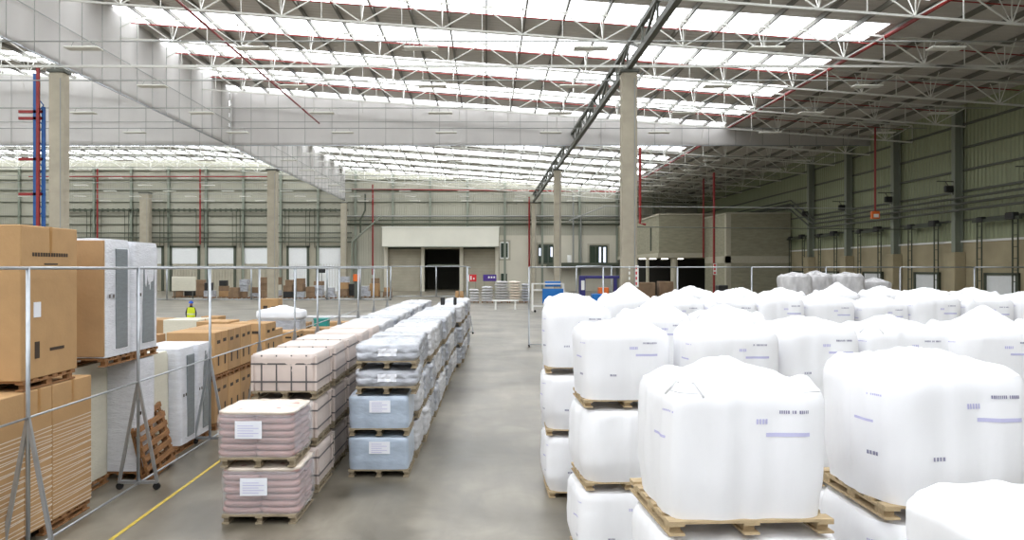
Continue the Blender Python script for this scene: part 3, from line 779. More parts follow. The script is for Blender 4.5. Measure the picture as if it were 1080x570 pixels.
def crate_load(m, h=.6, straps=True, label=False, seed=1, layers=3, wr=.006):
    t = load_thing('carton_load', 'wrapped load')
    b, side = soft(1.04, 1.16, h, n=16, bulge=.006, layers=layers, lamp=.004, wr=wr, mound=.015, shrink=.99, seed=seed, nu=80, sides=14, tops=8, pleat=.01, peaks=1)
    b.build('wrapped_cartons', M[m], t, True)
    if straps:
        s = MB()
        for x in (-.36,-.12,.12,.36):
            s.box(x-.012,x+.012,-.592,.592,0,.004); 
            for y in (-.592,.588): s.box(x-.012,x+.012,y,y+.004,0,h-.01)
        for z in (h*.25,h*.74):
            for y in (-.594,.59): s.box(-.53,.53,y,y+.004,z-.013,z+.013)
            for x in (-.535,.531): s.box(x,x+.004,-.592,.592,z-.013,z+.013)
        s.build('strapping', M['strap'], t)
        for x in (-.51,.51):
            for y in (-.57,.57): MB().box(x-.02,x+.02,y-.02,y+.02,0,h-.02).build('corner_board', M['tanload'], t)
    if label:
        l = MB(); l.box(-.16,.2,-.604,-.598,h*.5,h*.88); ls_ = l.build('label_sheet', M['paper'], t)
        l = MB()
        for k in range(5): l.box(-.12,.15 if k % 2 else .06,-.607,-.604,h*.54+.035*k,h*.54+.035*k+.009)
        l.build('label_lines', M['print'], ls_)
    return t
C_tan = crate_load('tanload', .585, True, False, 1)
C_tan2 = crate_load('tanload', .585, False, False, 8, layers=4)
C_blue = crate_load('blueload', .55, False, True, 2, layers=2, wr=.012)
def wrinkled_load(m, h, seed, label=True, layers=4):
    t = load_thing('wrapped_load', 'wrapped load')
    b, side = soft(1.08, 1.16, h, n=10, bulge=.012, layers=layers, lamp=.014, wr=.05, wf=7, mound=.02, shrink=.97, seed=seed, nu=96, sides=18, tops=14, peaks=3, pleat=.022)
    b.build('film_wrapped_sacks', M[m], t, True)
    if label: band(side, .71, .80, .3, .8, lift=.012).build('label_sheet', M['paper'], t)
    return t
W1 = wrinkled_load('greyload', .57, 5); W2 = wrinkled_load('greyload2', .57, 6, False); W3 = wrinkled_load('greyload', .27, 7, True, 2); W4 = wrinkled_load('greyload2', .565, 9, False, 5)

# left row, stacks from 13.5 m
rowL = []
Y = 13.5; i = 0
while Y < 36:
    xr = -2.7+.012*(Y-13); X = xr-.53
    kind = C_tan if i in (0,1,2) else (C_tan2 if i in (3,4) else (W2 if i % 3 == 2 else (W4 if i % 3 == 0 else W1)))
    noun = 'strapped pale pink carton load' if i < 3 else ('plain pale carton load' if i < 5 else 'film-wrapped pale grey load')
    for k in range(3):
        tier = ['bottom','middle','top'][k]
        jx = rnd.uniform(-.02,.02); jr = rnd.uniform(-.02,.02)
        place(P_box, (X+jx, Y, .75*k), jr, 'pallet, %s tier, %s stack from the front of the left row' % (tier, ORD[i]), 'pallets of the left rows')
        place(kind, (X+jx, Y, .75*k+.13), jr, '%s, %s tier, %s stack in the left row' % (noun, tier, ORD[i]), 'carton loads of the left row')
    Y += 1.42; i += 1
# right-hand row along the aisle
Y = 14.45; i = 0
while Y < 37.5:
    xr = -1.35+.019*(Y-13.85); X = xr-.52
    if i == 0:
        seq = [(C_blue,0,'pale blue load with paper label, bottom tier'),(C_blue,.71,'pale blue load with paper label, second tier'),(W3,1.43,'low grey wrinkled load on the third tier'),(W3,1.87,'low grey wrinkled load on the very top')]
        for j, (pr, z, lab) in enumerate(seq):
            dx = .0 if j < 2 else .12
            place(P_box, (X+dx, Y, z), .01*j, 'pallet under the %s load, front of the aisle row' % ['bottom','second','third','topmost'][j], 'pallets of the left rows')
            place(pr, (X+dx, Y, z+.13), .01*j, lab+' at the front of the aisle row', 'grey loads of the aisle row')
    else:
        for k in range(3):
            pr = [W1,W4,W2,W1][(i+k) % 4]; tier = ['bottom','middle','top'][k]
            jx = rnd.uniform(-.04,.04)+(.12 if i > 10 else 0); jr = rnd.uniform(-.03,.03)
            place(P_box, (X+jx, Y, .75*k), jr, 'pallet, %s tier, %s stack from the front of the aisle row' % (tier, ORD[i]), 'pallets of the left rows')
            place(pr, (X+jx, Y, .75*k+.13), jr, 'grey film-wrapped load, %s tier, %s stack of the aisle row' % (tier, ORD[i]), 'grey loads of the aisle row')
    Y += 1.4; i += 1
for px, lab in ((467.5,'left'),(481,'right')):
    d = 30.3
    o = MB().bevbox(WX(px-2.6,d),WX(px+(1.6 if lab == 'left' else .6),d),d-.2,d+.2,2.22,2.5,.02).build('black_box', M['black']); tag(o, 'small black box on top of the aisle row, %s one' % lab, 'box')

# ------------------------------------------------------------ cartons behind the left fence
def carton(w, d, h, label, loc, rz=0, m='carton', marks='arrows', cat='carton', group=None):
    t = thing('cardboard_carton', label, cat, loc, rz, group)
    MB().bevbox(-w/2,w/2,-d/2,d/2,0,h,.012).build('box_body', M[m], t)
    s = MB(); s.box(-w/2,w/2,-.03,.03,h,h+.003); s.box(w/2,w/2+.003,-.03,.03,h*.8,h); s.build('tape_strip', M['tape'], t)
    k = MB(); x = w/2+.002
    if marks == 'arrows':
        k.box(x,x+.003,-d*.36,-d*.12,h*.72,h*.80); k.box(x,x+.003,d*.1,d*.34,h*.74,h*.82)
        k.box(x,x+.003,-d*.3,-d*.2,h*.2,h*.42); k.box(x,x+.003,d*.2,d*.3,h*.2,h*.42)
        k.box(-w*.34,-w*.1,-d/2-.004,-d/2-.001,h*.70,h*.80); k.box(w*.12,w*.34,-d/2-.004,-d/2-.001,h*.70,h*.78)
        k.box(-w*.05,w*.08,-d/2-.004,-d/2-.001,h*.45,h*.50)
    elif marks == 'tall':
        n_ = 14
        for i in range(n_):
            y = -d*.32+d*.64*i/n_; k.box(x,x+.003,y,y+d*.64/n_*.7,h*.80,h*.825)
        k.box(x,x+.003,-d*.12,d*.12,h*.745,h*.755)
        k.box(x,x+.003,-d*.28,-d*.2,h*.13,h*.24); k.box(x,x+.003,-d*.02,d*.24,h*.165,h*.185)
    k.build('printed_marks', M['ink'], t)
    if marks == 'tall':
        MB().box(x,x+.004,-d*.3,-d*.18,h*.40,h*.50).build('paper_label', M['paper'], t)
    return t
# lower packs
E = -5.93
def wrap_tex_load(x0, x1, y0, y1, h, m, label, name='wrapped_pack', z=.14):
    cx, cy = (x0+x1)/2, (y0+y1)/2
    b, side = soft(x1-x0, y1-y0, h, n=24, bulge=0, layers=0, wr=.008, mound=.015, shrink=.995, seed=int(abs(x0*100+y0*10)), nu=64, sides=16, tops=5, pleat=.006)
    t = thing(name, label, 'wrapped goods', (cx,cy,z)); b.build('film_wrap', M[m], t, True); return t
place(P_old, (-6.55, 9.75, 0), 0, 'dark wooden pallet under the pair of wrapped brown cartons, nearest one', None, (1.1,1.1,1))
place(P_old, (-6.55, 11.45, 0), 0, 'dark wooden pallet under the pair of wrapped brown cartons, farther one', None, (1.1,1.1,1))
for y0, y1, lab in ((9.2,10.35,'left edge'),(10.37,11.0,'middle'),(11.02,12.1,'far end')):
    t = carton(1.2, y1-y0, 1.86, 'big brown carton wrapped in clear film on the floor pallet, %s of the pair' % lab if lab != 'middle' else 'big brown carton wrapped in clear film, between its neighbours', (E-.6,(y0+y1)/2,.14), marks='none')
    w = MB(); rs = random.Random(4)
    for k in range(26):
        z = .05+k*.05+rs.uniform(-.01,.01); dz = rs.uniform(-.03,.03)
        w.quad([(.604,-(y1-y0)/2,z),(.604,(y1-y0)/2,z+dz),(.604,(y1-y0)/2,z+dz+.014),(.604,-(y1-y0)/2,z+.01)])
    w.build('film_strands', M['topfilm'], t)
place(P_old, (-6.5, 11.0, 2.01), 0, 'dark wooden pallet under the tall brown carton at the left edge', None, (1.0,1.15,1))
carton(1.15, 1.42, 2.02, 'tall brown carton on the upper level at the left edge', (E-.6, 11.02, 2.14), marks='tall')
carton(.9, .6, .12, 'flat brown carton lying beside the pallet of the tall carton', (-6.4, 12.0, 2.01) if False else (-6.45, 11.99, 2.01), marks='none') if False else None
# lower wrapped appliances
def appliance(x0, x1, y0, y1, h, z, label, m='wrapwhite', panel=True, tan=False):
    t = wrap_tex_load(x0, x1, y0, y1, h, m, label, 'wrapped_appliance', z)
    w, d = x1-x0, y1-y0
    if panel: 
        p = MB(); p.bevbox(w/2-.02,w/2+.012,-d*.12,d*.33,h*.06,h*.92,.008); p.build('grey_panel', M['glassdark'], t)
    if tan:
        p = MB(); p.bevbox(-w/2+.0,w/2-.015,-d/2-.03,-d/2+.02,.02,h-.03,.008); p.build('cardboard_front', M['carton2'], t)
        q = MB()
        for f_ in (.2,.52,.86): q.box(-w*.35,-w*.25,-d/2-.034,-d/2-.03,h*f_-.05,h*f_+.05)
        q.build('printed_marks', M['ink'], t)
    q = MB()
    for yy in (-d*.36,-d*.22): q.box(w/2+.012,w/2+.016,yy-.03,yy+.02,h*.5,h*.53)
    q.build('printed_marks', M['ink'], t)
    return t
place(P_old, (-6.5, 13.05, 2.06), 0, 'dark wooden pallet under the nearer upper white appliance', None, (1.05,.95,1))
place(P_old, (-6.5, 14.05, 2.06), 0, 'dark wooden pallet under the farther upper white appliance', None, (1.05,.85,1))
appliance(-6.95, E+.02, 12.5, 13.42, 1.86, 2.2, 'tall white-wrapped appliance with tan cardboard front on the upper level', tan=True)
appliance(-6.95, E+.02, 13.46, 14.5, 1.84, 2.2, 'tall white-wrapped appliance on the upper level, farther of the two')
place(P_old, (-6.25, 14.05, 0), 0, 'dark wooden pallet under the white film-wrapped appliance on the floor', None, (.6,.62,1))
appliance(-6.5, E, 13.7, 14.4, 1.9, .14, 'white film-wrapped appliance on the floor level under the upper pair', panel=False, tan=False)
appliance(-7.2, -6.38, 12.3, 13.6, 1.9, .14, 'cream-wrapped appliance on the floor level next to the brown cartons', 'cream', panel=False)
place(P_old, (-6.8, 12.95, 0), 0, 'dark wooden pallet under the cream-wrapped appliance next to the brown cartons', None, (.8,1.1,1))
place(P_old, (-6.55, 15.1, 0), 0, 'dark wooden pallet under the cream pack behind the leaning pallets', None, (1.05,1.0,1))
appliance(-7.0, E-.2, 14.5, 15.6, 1.86, .14, 'cream-wrapped pack on the floor behind the leaning pallets', 'cream', panel=False)
place(P_old, (-6.55, 16.55, 0), 0, 'dark wooden pallet under the pair of white appliances with grey panels', None, (1.05,1.5,1))
appliance(-7.0, E, 15.65, 16.5, 1.88, .14, 'white appliance with grey panel on the floor, nearer of the low pair')
appliance(-7.0, E, 16.52, 17.4, 1.88, .14, 'white appliance with grey panel on the floor, farther of the low pair')
# leaning pallets
for i in range(2):
    o = copy_tree(P_old); o['label'] = '%s wooden pallet leaning on its edge against the cream pack' % ('outer','inner')[i]; o['group'] = 'leaning pallets'
    o.scale = (.82,1,1); o.location = (-5.86-.0*i+.0, 14.35+.35*i, .46); o.rotation_euler = (0, math.radians(78), 0)
    o.scale = (1.05,.82,1); o.location = (-5.92-.16*i, 14.2+.25*i, .46+.1*i)
    o.rotation_euler = (Matrix.Rotation(math.radians(5+4*i),3,'X') @ Matrix.Rotation(math.radians(79),3,'Y') @ Matrix.Rotation(PI/2,3,'Z')).to_euler()
# carton block
for i in range(3):
    for k in range(2):
        carton(1.08, .9, .95, 'brown printed carton in the block of six, %s, %s layer' % (('nearest','middle','farthest')[i], ('lower','upper')[k]), (-6.55, 18.3+.93*i, .14+k*1.08), m='carton' if (i+k) % 2 else 'carton2', group='printed cartons behind the fence')
        place(P_old, (-6.55, 18.3+.93*i, k*1.08+.0), 0, '%s-level pallet in the block of six cartons, %s' % (('floor','upper')[k], ('nearest','middle','farthest')[i]), None, (1,.8,.98))
rs = random.Random(21)
spots = [(-7.9,18.3,2.05),(-9.3,22.6,2.15),(-8.4,22.6,2.15),(-7.5,22.6,2.1),(-6.6,22.6,2.05),(-10.6,22.7,1.9),(-6.7,24.3,1.75),(-7.8,24.6,1.8),(-8.9,24.7,1.8),(-10.2,25,1.9),
         (-11.6,25.5,1.7),(-6.6,26.6,1.5),(-8,26.8,1.5),(-9.5,27,1.7),(-6.6,29,1.3),(-9.6,30,1.4),(-11.2,30,1.5),(-13.0,29.6,1.4),(-6.7,33,1.1),(-8.6,34.2,1.0),(-10.4,34,1.1),(-12.3,34.3,1.3),(-14.2,34,1.2),(-16,33.5,1.3),(-6.9,38,1.0),(-9,39,.9),(-11,39,1.0),(-13.2,39,1.2)]
for i, (X, Y, h) in enumerate(spots):
    n_ = 2 if h > 1.3 else 1; hh = h/n_
    for k in range(n_):
        w = rs.uniform(.85,1.05); d = rs.uniform(.85,1.15)
        white = rs.random() < .16
        place(P_old, (X,Y,0), 0, 'wooden pallet under %s carton stack of the carton area' % (ORD[i] if i < 22 else 'rear '+ORD[i-22]), 'pallets of the carton area') if k == 0 else None
        z = .135+k*(hh-.05)
        carton(w, d, hh-.055, '%s carton %s the %s stack of the carton area behind the fence' % ('pale' if white else 'brown', 'topping' if k == n_-1 and n_ == 2 else 'low in', ORD[i] if i < 22 else 'rear '+ORD[i-22]), (X+rs.uniform(-.06,.06),Y,z), rs.uniform(-.05,.05), 'cream' if white else rs.choice(('carton','carton2','carton2')), 'arrows' if rs.random() < .7 else 'none', group='cartons of the carton area')
# covered white pile
t = thing('covered_pile', 'white-topped pile under a plastic cover beyond the cartons', 'covered goods', (-7.75,30.5,0))
b, _ = soft(1.7, 1.2, .35, n=5, wr=.02, mound=.12, seed=77, tops=8, peaks=3); b.build('white_cover', M['polystyrene'], t, True, (0,0,1.65))
MB().bevbox(-.8,.8,-.55,.55,.0,1.66,.03).build('pile_body', M['greyload'], t)
carton(1.0,.9,1.9,'lone brown carton stack left of the white covered pile', (-12.0,45,.0), m='carton', marks='arrows')
t = thing('teal_crate', 'teal crate among the cartons beyond the fence', 'crate', (-7.35,36,0))
MB().bevbox(-.3,.3,-.3,.3,.0,1.35,.03).build('crate_body', M['teal'], t)
MB().box(-.32,.32,-.32,.32,1.3,1.36).build('rim', M['teal'], t)
t = thing('flat_table', 'low pale worktop beyond the teal crate', 'table', (-8.6,42.5,0))
MB().bevbox(-2.6,2.6,-.6,.6,1.0,1.08,.02).build('table_top', M['greyload2'], t)
for sx in (-1,1):
    for sy in (-1,1): MB().bar((sx*2.4,sy*.5,0),(sx*2.4,sy*.5,1.0),.07).build('leg', M['steel_dark'], t)

# far clutter of pallets before the dock doors
rs = random.Random(5)
stk = []
for i in range(20):
    px = 188+i*11.6+rs.uniform(-2,2); d = rs.uniform(94,101); stk.append((px,d))
for i, (px, d) in enumerate(stk):
    X = WX(px,d)
    place(P_old, (X,d,0), 0, 'pallet under the %s far stack before the dock doors' % ORD[i], 'pallets before the dock doors', (1.1,1.0,1))
    z = .13; nb = rs.randint(2,3)
    for k in range(nb):
        w = rs.uniform(.8,1.2); h = rs.uniform(.45,.95); d2 = rs.uniform(.8,1.2)
        m = rs.choice(('carton2','carton_dull','carton_dull','cream','greyload','carton_dull','black','carton_dull'))
        o = MB().bevbox(-w/2,w/2,-d2/2,d2/2,0,h,.03).build('far_carton' if m.startswith('carton') else 'far_bundle', M[m], None, False, (X+rs.uniform(-.08,.08), d, z), rs.uniform(-.2,.2))
        tag(o, '%s item, %s the %s far stack before the dock doors' % ({'carton2':'tan','carton_dull':'dull brown','cream':'cream','greyload':'grey','carton':'brown','black':'black'}[m], ('at the bottom of','second up in','third up in','topmost of')[k], ORD[i]), 'goods', 'far goods before the dock doors')
        z += h
o = MB().bevbox(WX(373,96),WX(380,96),95.6,96.4,WZ(297,96),WZ(289.5,96),.05).build('orange_bin', M['orange']); tag(o, 'orange box on a dark stand right of the far goods stacks', 'box')
MB().box(WX(374,96),WX(379,96),95.7,96.3,0,WZ(297,96)).build('stand', M['steel_dark'], o)
o = MB().bevbox(WX(181,92),WX(206,92),92,92.3,1.0,WZ(292,92),.03).build('display_board', M['cream']); tag(o, 'large cream board on legs at the left before the dock doors', 'board')
q = MB(); q.bar((WX(184,92),92.1,0),(WX(184,92),92.1,1.0),.1); q.bar((WX(203,92),92.1,0),(WX(203,92),92.1,1.0),.1); q.build('leg', M['steel_dark'], o)

# ------------------------------------------------------------ mid-distance group past the aisle
sk = []
for i, (xa, xb, ht, m) in enumerate(((495,505,1.6,'greyload2'),(508,520,1.75,'greyload2'),(522,536,2.4,'bag_grey'),(537,549,2.3,'topfilm'),(550,559,1.9,'greyload'))):
    d = 84.0; w = WX(xb,d)-WX(xa,d)
    place(P_old, (WX((xa+xb)/2,d),d,0), 0, 'pallet under the far sack pile, %s from the left' % ORD[i], 'pallets of the far sack piles', (w/1.1,1,1))
    t = thing('sack_pile', 'far pile of %s sacks beyond the aisle, %s from the left' % ({'greyload2':'white','bag_grey':'grey','topfilm':'cream','greyload':'pale blue-grey'}[m], ORD[i]), 'sack pile', (WX((xa+xb)/2,d),d,.13))
    nl = int(ht/.27)
    for l in range(nl):
        s_, _ = soft(w*rnd.uniform(.92,1.02), 1.1, .17, n=3.5, wr=.05, wf=5, mound=.06, shrink=.8, seed=100+i*10+l, nu=24, sides=4, tops=3)
        s_.build('sack_layer', M[m], t, True, (rnd.uniform(-.05,.05),0,l*.27))
def sign(px0, px1, py0, py1, d, m, label, marks):
    t = thing('sign_board', label, 'sign', (WX((px0+px1)/2,d),d,0)); w = (WX(px1,d)-WX(px0,d))/2; z0, z1 = WZ(py1,d), WZ(py0,d)
    MB().bevbox(-w,w,-.05,.05,z0,z1,.02).build('board', M[m], t)
    q = MB()
    for (a, b_, c_, e) in marks: q.box(-w+2*w*a,-w+2*w*b_,-.07,-.05,z0+(z1-z0)*c_,z0+(z1-z0)*e)
    q.build('white_marks', M['white'], t)
    MB().bar((-w*.8,.1,0),(-w*.8,.1,z1),.07).build('post', M['steel_post'], t); MB().bar((w*.8,.1,0),(w*.8,.1,z1),.07).build('post', M['steel_post'], t)
sign(494,502.5,289.8,297.2,86.5,'redsign','small red sign with white marks beyond the aisle',((.0,.12,0,1),(.25,.4,.25,.8),(.6,.75,.3,.55)))
sign(509.5,523.5,289.8,296.8,86.5,'purple','small purple sign with a row of white marks beyond the aisle',((.38,.5,.45,.72),(.58,.7,.45,.72),(.78,.9,.45,.72)))
t = thing('low_table', 'low white trestle before the far sack piles', 'table', (WX(533,70),70,0))
MB().bevbox(-1.15,1.15,-.4,.4,.72,.82,.02).build('table_top', M['white'], t)
for s in (-1,1): MB().box(s*.85-.07,s*.85+.07,-.35,.35,0,.72).build('leg', M['white'], t)
for i, px in enumerate((482.2,487)):
    d = 60; o = MB().tube([(0,0,0),(0,0,.2),(0,0,1.55),(0,0,1.9)],[.14,.16,.16,.13],14).build('brown_drum', M['carton2'], None, True, (WX(px,d),d,0)); tag(o, '%s of two brown drums past the end of the aisle row' % ('left','right')[i], 'drum')
# white trolley with blue panels
t = thing('blue_trolley', 'white framed trolley with bright blue panels beyond the aisle', 'trolley', (WX(578,66),66,0))
q = MB(); d = 66
for px in (561.5,594): 
    for y in (-.5,.5): q.bar((WX(px,d)-WX(578,d),y,.1),(WX(px,d)-WX(578,d),y,WZ(299,d)),.1)
for z in (WZ(299.5,d),WZ(306,d),.5):
    for y in (-.5,.5): q.bar((WX(561.5,d)-WX(578,d),y,z),(WX(594,d)-WX(578,d),y,z),.09)
q.build('frame', M['white'], t)
MB().bevbox(WX(571.5,d)-WX(578,d),WX(593.5,d)-WX(578,d),-.62,-.55,WZ(320,d),WZ(304.5,d),.02).build('blue_panel', M['blue'], t)
MB().bevbox(WX(575,d)-WX(578,d),WX(591,d)-WX(578,d),-.3,.4,WZ(302.5,d),WZ(297,d),.02).build('blue_top_box', M['blue'], t)
for s in (-1,1): MB().tube([(s*1.1,-.55,.1),(s*1.1,-.45,.1)],.1,12).build('wheel', M['rubber'], t)
# indigo gantry
t = thing('wrapping_machine', 'indigo machine frame with orange box inside, behind the white bags', 'machine', (WX(632,64),64,0)); d = 64
ox = WX(632,d)
q = MB(); q.bevbox(WX(611,d)-ox,WX(617,d)-ox,-.3,.3,0,WZ(291,d),.03); q.build('column', M['indigo'], t)
q = MB(); q.bevbox(WX(647,d)-ox,WX(650.5,d)-ox,-.2,.2,0,WZ(293,d),.03); q.build('column', M['indigo'], t)
q = MB(); q.bevbox(WX(611,d)-ox,WX(653,d)-ox,-.25,.25,WZ(294,d),WZ(291,d),.03); q.build('cross_beam', M['indigo'], t)
MB().bevbox(WX(612.5,d)-ox,WX(616,d)-ox,-.35,-.3,WZ(306,d),WZ(296,d),.01).build('control_panel', M['white'], t)
MB().bevbox(WX(631,d)-ox,WX(641.5,d)-ox,-.4,.4,WZ(310,d),WZ(303.5,d),.03).build('orange_box', M['orange'], t)
MB().bevbox(WX(624,d)-ox,WX(639,d)-ox,-.6,.6,0,WZ(310,d),.03).build('blue_base', M['blue'], t)
# pallet pile and bins under rooms
for k in range(12):
    place(P_old, (WX(742.5,60),60,k*.145+.0), .05*(k%3), 'worn pallet in the tall pile by the block room, %s from the floor' % ORD[k], 'pile of pallets before the block room')
o = MB().bevbox(WX(756,60),WX(766,60),59.5,60.4,0,WZ(301,60),.04).build('dark_bin', M['black']); tag(o, 'dark bin right of the tall pallet pile', 'bin')
for i, (xa, xb, yt) in enumerate(((672,690,298),(694,709,297))):
    d = 75; o = MB().bevbox(WX(xa,d),WX(xb,d),d-.6,d+.6,0,WZ(yt,d),.05).build('goods_bale', M['carton_dull']); tag(o, 'dull brown bale under the raised room, %s one' % ('left','right')[i], 'bale')
# column notices
for i, (x0, x1, m, lab) in enumerate(((670.8,674.4,'white','white notice strip with red marks on the right of the nearest aisle column'),(662.5,665.5,'conc_col','faded grey notice strip on the front of the nearest aisle column'))):
    d = 40.9; o = MB().box(WX(x0,d),WX(x1,d),d-.03+(.25 if i==0 else 0),d+.02+(.25 if i==0 else 0),WZ(303,d),WZ(280,d)).build('notice_strip', M[m]); tag(o, lab, 'sign')
    q = MB()
    for k in range(4): q.box(WX(x0,d)+.02,WX(x0,d)+.09,d-.05+(.25 if i==0 else 0),d-.03+(.25 if i==0 else 0),WZ(301,d)+.27*k,WZ(301,d)+.15+.27*k)
    q.build('red_marks', M['redsign'] if i == 0 else M['white'], o)
d = 85; o = MB().box(WX(752,d),WX(755.8,d),d-.1,d-.05,WZ(290,d),WZ(278,d)).build('notice_strip', M['white']); tag(o, 'white notice strip on the red drop pipe beside the block room', 'sign')
q = MB()
for k in range(3): q.box(WX(752.5,d),WX(754.5,d),d-.12,d-.1,WZ(289,d)+.4*k,WZ(289,d)+.2+.4*k)
q.build('red_marks', M['redsign'], o)

# ------------------------------------------------------------ fences
def fence_panel(p, q, label, foot0=True, foot1=False, mid=True, H=3.6, mid_z=1.75, group=None, low=.1, r=.024):
    a = Vector((p[0],p[1],0)); b = Vector((q[0],q[1],0)); d = (b-a).normalized(); nrm = Vector((d.y,-d.x,0))
    t = thing('barrier_fence', label, 'fence', tuple(a), 0, group); b = b-a; o = Vector((0,0,0))
    for i, (pt, ft) in enumerate(((o,foot0),(b,foot1))):
        if i == 1 and not foot1: continue
        MB().tube([pt+Vector((0,0,.08)), pt+Vector((0,0,H))], r*1.25, 10).build('post', M['galv'], t, True)
        if ft:
            s = MB(); s.bar(pt-nrm*.32+Vector((0,0,.12)), pt+nrm*.32+Vector((0,0,.12)), .05, .05)
            for e in (-1,1): s.bar(pt+nrm*(.31*e)+Vector((0,0,.12)), pt+Vector((0,0,mid_z)), .045, .045)
            ft_ = s.build('a_frame_foot', M['galv'], t)
            for e in (-1,1):
                c = pt+nrm*(.3*e)+Vector((0,0,.055)); w_ = MB().tube([c-d*.025, c+d*.025], .055, 12); w_.build('castor', M['rubber'], ft_)
    MB().tube([o+Vector((0,0,H)), b+Vector((0,0,H))], r, 8).build('top_rail', M['galv'], t, True)
    if mid: MB().tube([o+Vector((0,0,mid_z)), b+Vector((0,0,mid_z))], r*.7, 8).build('middle_rail', M['galv'], t, True)
    MB().tube([o+Vector((0,0,low)), b+Vector((0,0,low))], r*.8, 8).build('bottom_rail', M['galv'], t, True)
    return t
ys = [6.4,9.95,13.1,16.5,20.1,23.8,27.0,31.0,35.6,40.5,46.0]
for i in range(len(ys)-1):
    fence_panel((-5.66,ys[i]), (-5.66,ys[i+1]), 'wheeled galvanised fence panel along the left walkway, %s from the camera' % ORD[i], mid=i < 8, foot1=(i == len(ys)-2), group='wheeled fence panels on the left', H=3.6, r=.021 if i < 6 else .026)
# transverse far fence
xs = [WX(x,90) for x in (140,176,220,265,312,345,380,412)]
for i in range(len(xs)-1):
    fence_panel((xs[i],90), (xs[i+1],90), 'tall mesh-free fence panel before the dock doors, %s from the left' % ORD[i], mid=False, foot0=False, foot1=(i == len(xs)-2), H=3.75, r=.07, group='far fence panels')
xs = [WX(x,100) for x in (412,444,460,492.5)]
for i in range(3):
    fence_panel((xs[i],100), (xs[i+1],100), 'thin fence panel before the dark doorway, %s from the left' % ORD[i], mid=False, foot0=False, foot1=(i == 2), H=3.8, r=.06, group='far fence panels at the doorway')
fence_panel((WX(493,44),44), (WX(493,44)-.15,60), 'fence panel at the end of the aisle row, seen edge on', mid=False, H=3.65, r=.035)
xs = [1.95+3.4*i for i in range(8)]
for i in range(7):
    fence_panel((xs[i],36.9), (xs[i+1],36.9), 'wheeled fence panel behind the white bags, %s from the aisle' % ORD[i], mid=False, H=3.64, r=.028, group='wheeled fence panels behind the white bags')
fence_panel((WX(608,80),80),(WX(645,80),80),'far fence panel beside the indigo machine', mid=False, foot0=False, foot1=True, H=3.8, r=.06)

# floor tape
o = MB().box(-5.0,-4.94,4,34,.001,.004).build('floor_tape', M['yellow']); tag(o, 'yellow tape line on the floor beside the left fence', 'floor marking')

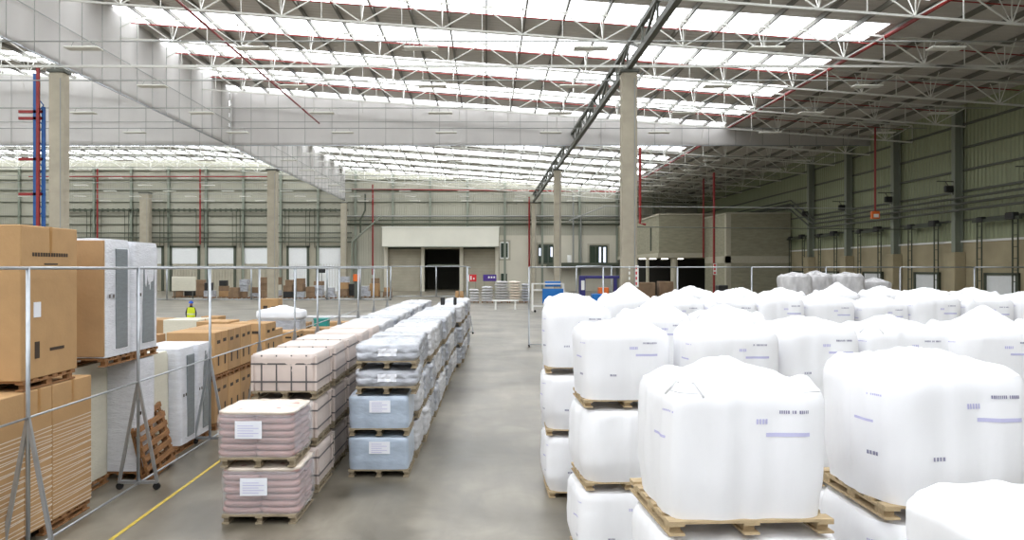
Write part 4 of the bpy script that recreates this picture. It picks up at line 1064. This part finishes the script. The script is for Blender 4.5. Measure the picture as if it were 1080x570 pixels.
# ------------------------------------------------------------ worker
def worker(loc):
    t = thing('person', 'person in blue helmet and yellow vest standing among the cartons', 'person', loc, math.radians(200))
    V = [(0,0,.95),(0,0,1.15),(0,.0,1.38),(0,.02,1.50),(0,.01,1.60),(0,-.01,1.68),
         (.10,0,.90),(.11,-.01,.50),(.11,.02,.09),(.11,-.14,.04),(-.10,0,.90),(-.11,-.01,.50),(-.11,.02,.09),(-.11,-.14,.04),
         (.18,0,1.42),(.26,0,1.15),(.25,-.2,1.0),(.24,-.28,.97),(-.18,0,1.42),(-.26,0,1.15),(-.25,-.2,1.0),(-.24,-.28,.97)]
    Ed = [(0,1),(1,2),(2,3),(3,4),(4,5),(0,6),(6,7),(7,8),(8,9),(0,10),(10,11),(11,12),(12,13),(2,14),(14,15),(15,16),(16,17),(2,18),(18,19),(19,20),(20,21)]
    R = [.15,.13,.15,.055,.085,.09,.095,.065,.045,.04,.095,.065,.045,.04,.07,.048,.035,.03,.07,.048,.035,.03]
    me = bpy.data.meshes.new('body'); me.from_pydata(V, Ed, []); me.materials.append(M['navy'])
    o = link('body', me, t)
    sk_ = o.modifiers.new('s', 'SKIN')
    for i, r_ in enumerate(R): me.skin_vertices[0].data[i].radius = (r_, r_*.8)
    me.skin_vertices[0].data[0].use_root = True
    ss = o.modifiers.new('sub', 'SUBSURF'); ss.levels = 1; ss.render_levels = 2
    # head, hands
    h = MB()
    def hd(u, v):
        th = u*2*PI; ph = v*PI; return Vector((.085*math.sin(ph)*math.cos(th), .01+.1*math.sin(ph)*math.sin(th)-(.012 if math.sin(th) < -.9 and .45 < v < .6 else 0), 1.66-.125*math.cos(ph)*-1))
    h.grid(hd, 20, 14); h.build('head', M['skin'], t, True)
    v = MB()
    def vs(u, w): 
        th = u*2*PI; z = .92+.55*w; r = 1-.25*max(0, w-.75)*4*.5
        return Vector((.215*r*math.cos(th), .155*r*math.sin(th), z))
    v.grid(vs, 24, 8); v.build('safety_vest', M['hivis'], t, True)
    s = MB(); s.grid(lambda u, w: Vector((.219*math.cos(u*2*PI), .159*math.sin(u*2*PI), 1.08+.05*w)), 24, 1); s.build('reflective_band', M['greyload2'], t, True)
    hm = MB()
    def hf(u, w):
        th = u*2*PI; ph = w*PI/2; r = math.cos(ph); return Vector((.125*r*math.cos(th), .145*r*math.sin(th), 1.70+.13*math.sin(ph)))
    hm.grid(hf, 24, 8); hm.grid(lambda u, w: Vector(((.125+.03*w)*math.cos(u*2*PI), (.145+(.05 if math.sin(u*2*PI) < 0 else .015)*w)*math.sin(u*2*PI), 1.70-.01*w)), 24, 1)
    hm.build('helmet', M['helmet'], t, True)
    for sx in (-1,1):
        f_ = MB(); c = Vector((.243*sx,-.31,.955)); f_.bevbox(c.x-.014,c.x+.014,c.y-.05,c.y+.04,c.z-.035,c.z+.03,.01)
        for k in range(4): f_.tube([c+Vector((0,-.045,.022-.018*k)), c+Vector((-.005*sx,-.085+.006*abs(k-1),.018-.018*k)), c+Vector((-.02*sx,-.105+.008*abs(k-1),.0-.014*k))], [.009,.008,.006], 6)
        f_.tube([c+Vector((-.01*sx,.0,.03)), c+Vector((-.02*sx,-.035,.055)), c+Vector((-.022*sx,-.065,.055))], [.01,.009,.007], 6)
        f_.build('hand', M['skin'], t, True)
worker((WX(201.5,43.8),43.8,0))

for o in list(sc.objects):
    if '_used' in o: del o['_used']
    
# ------------------------------------------------------------ light, world, camera
w = bpy.data.worlds.new('World'); sc.world = w; w.use_nodes = True
bg = w.node_tree.nodes['Background']; bg.inputs[0].default_value = srgb(238,244,255); bg.inputs[1].default_value = .7

cam = bpy.data.cameras.new('camera'); co = bpy.data.objects.new('camera', cam); COL.objects.link(co)
co.location = (0,0,CZ); co.rotation_euler = (PI/2,0,0)
cam.sensor_width = 36; cam.lens = F/1080*36; cam.shift_x = 27/1080; cam.shift_y = -2/1080
cam.clip_start = .05; cam.clip_end = 500
sc.camera = co
sc.view_settings.view_transform = 'Standard'; sc.view_settings.look = 'None'
sc.view_settings.exposure = -0.72; sc.view_settings.gamma = 1; sc.view_settings.use_curve_mapping = False
try:
    sc.cycles.use_denoising = True; sc.cycles.max_bounces = 8; sc.cycles.diffuse_bounces = 5; sc.cycles.use_light_tree = True
except Exception: pass
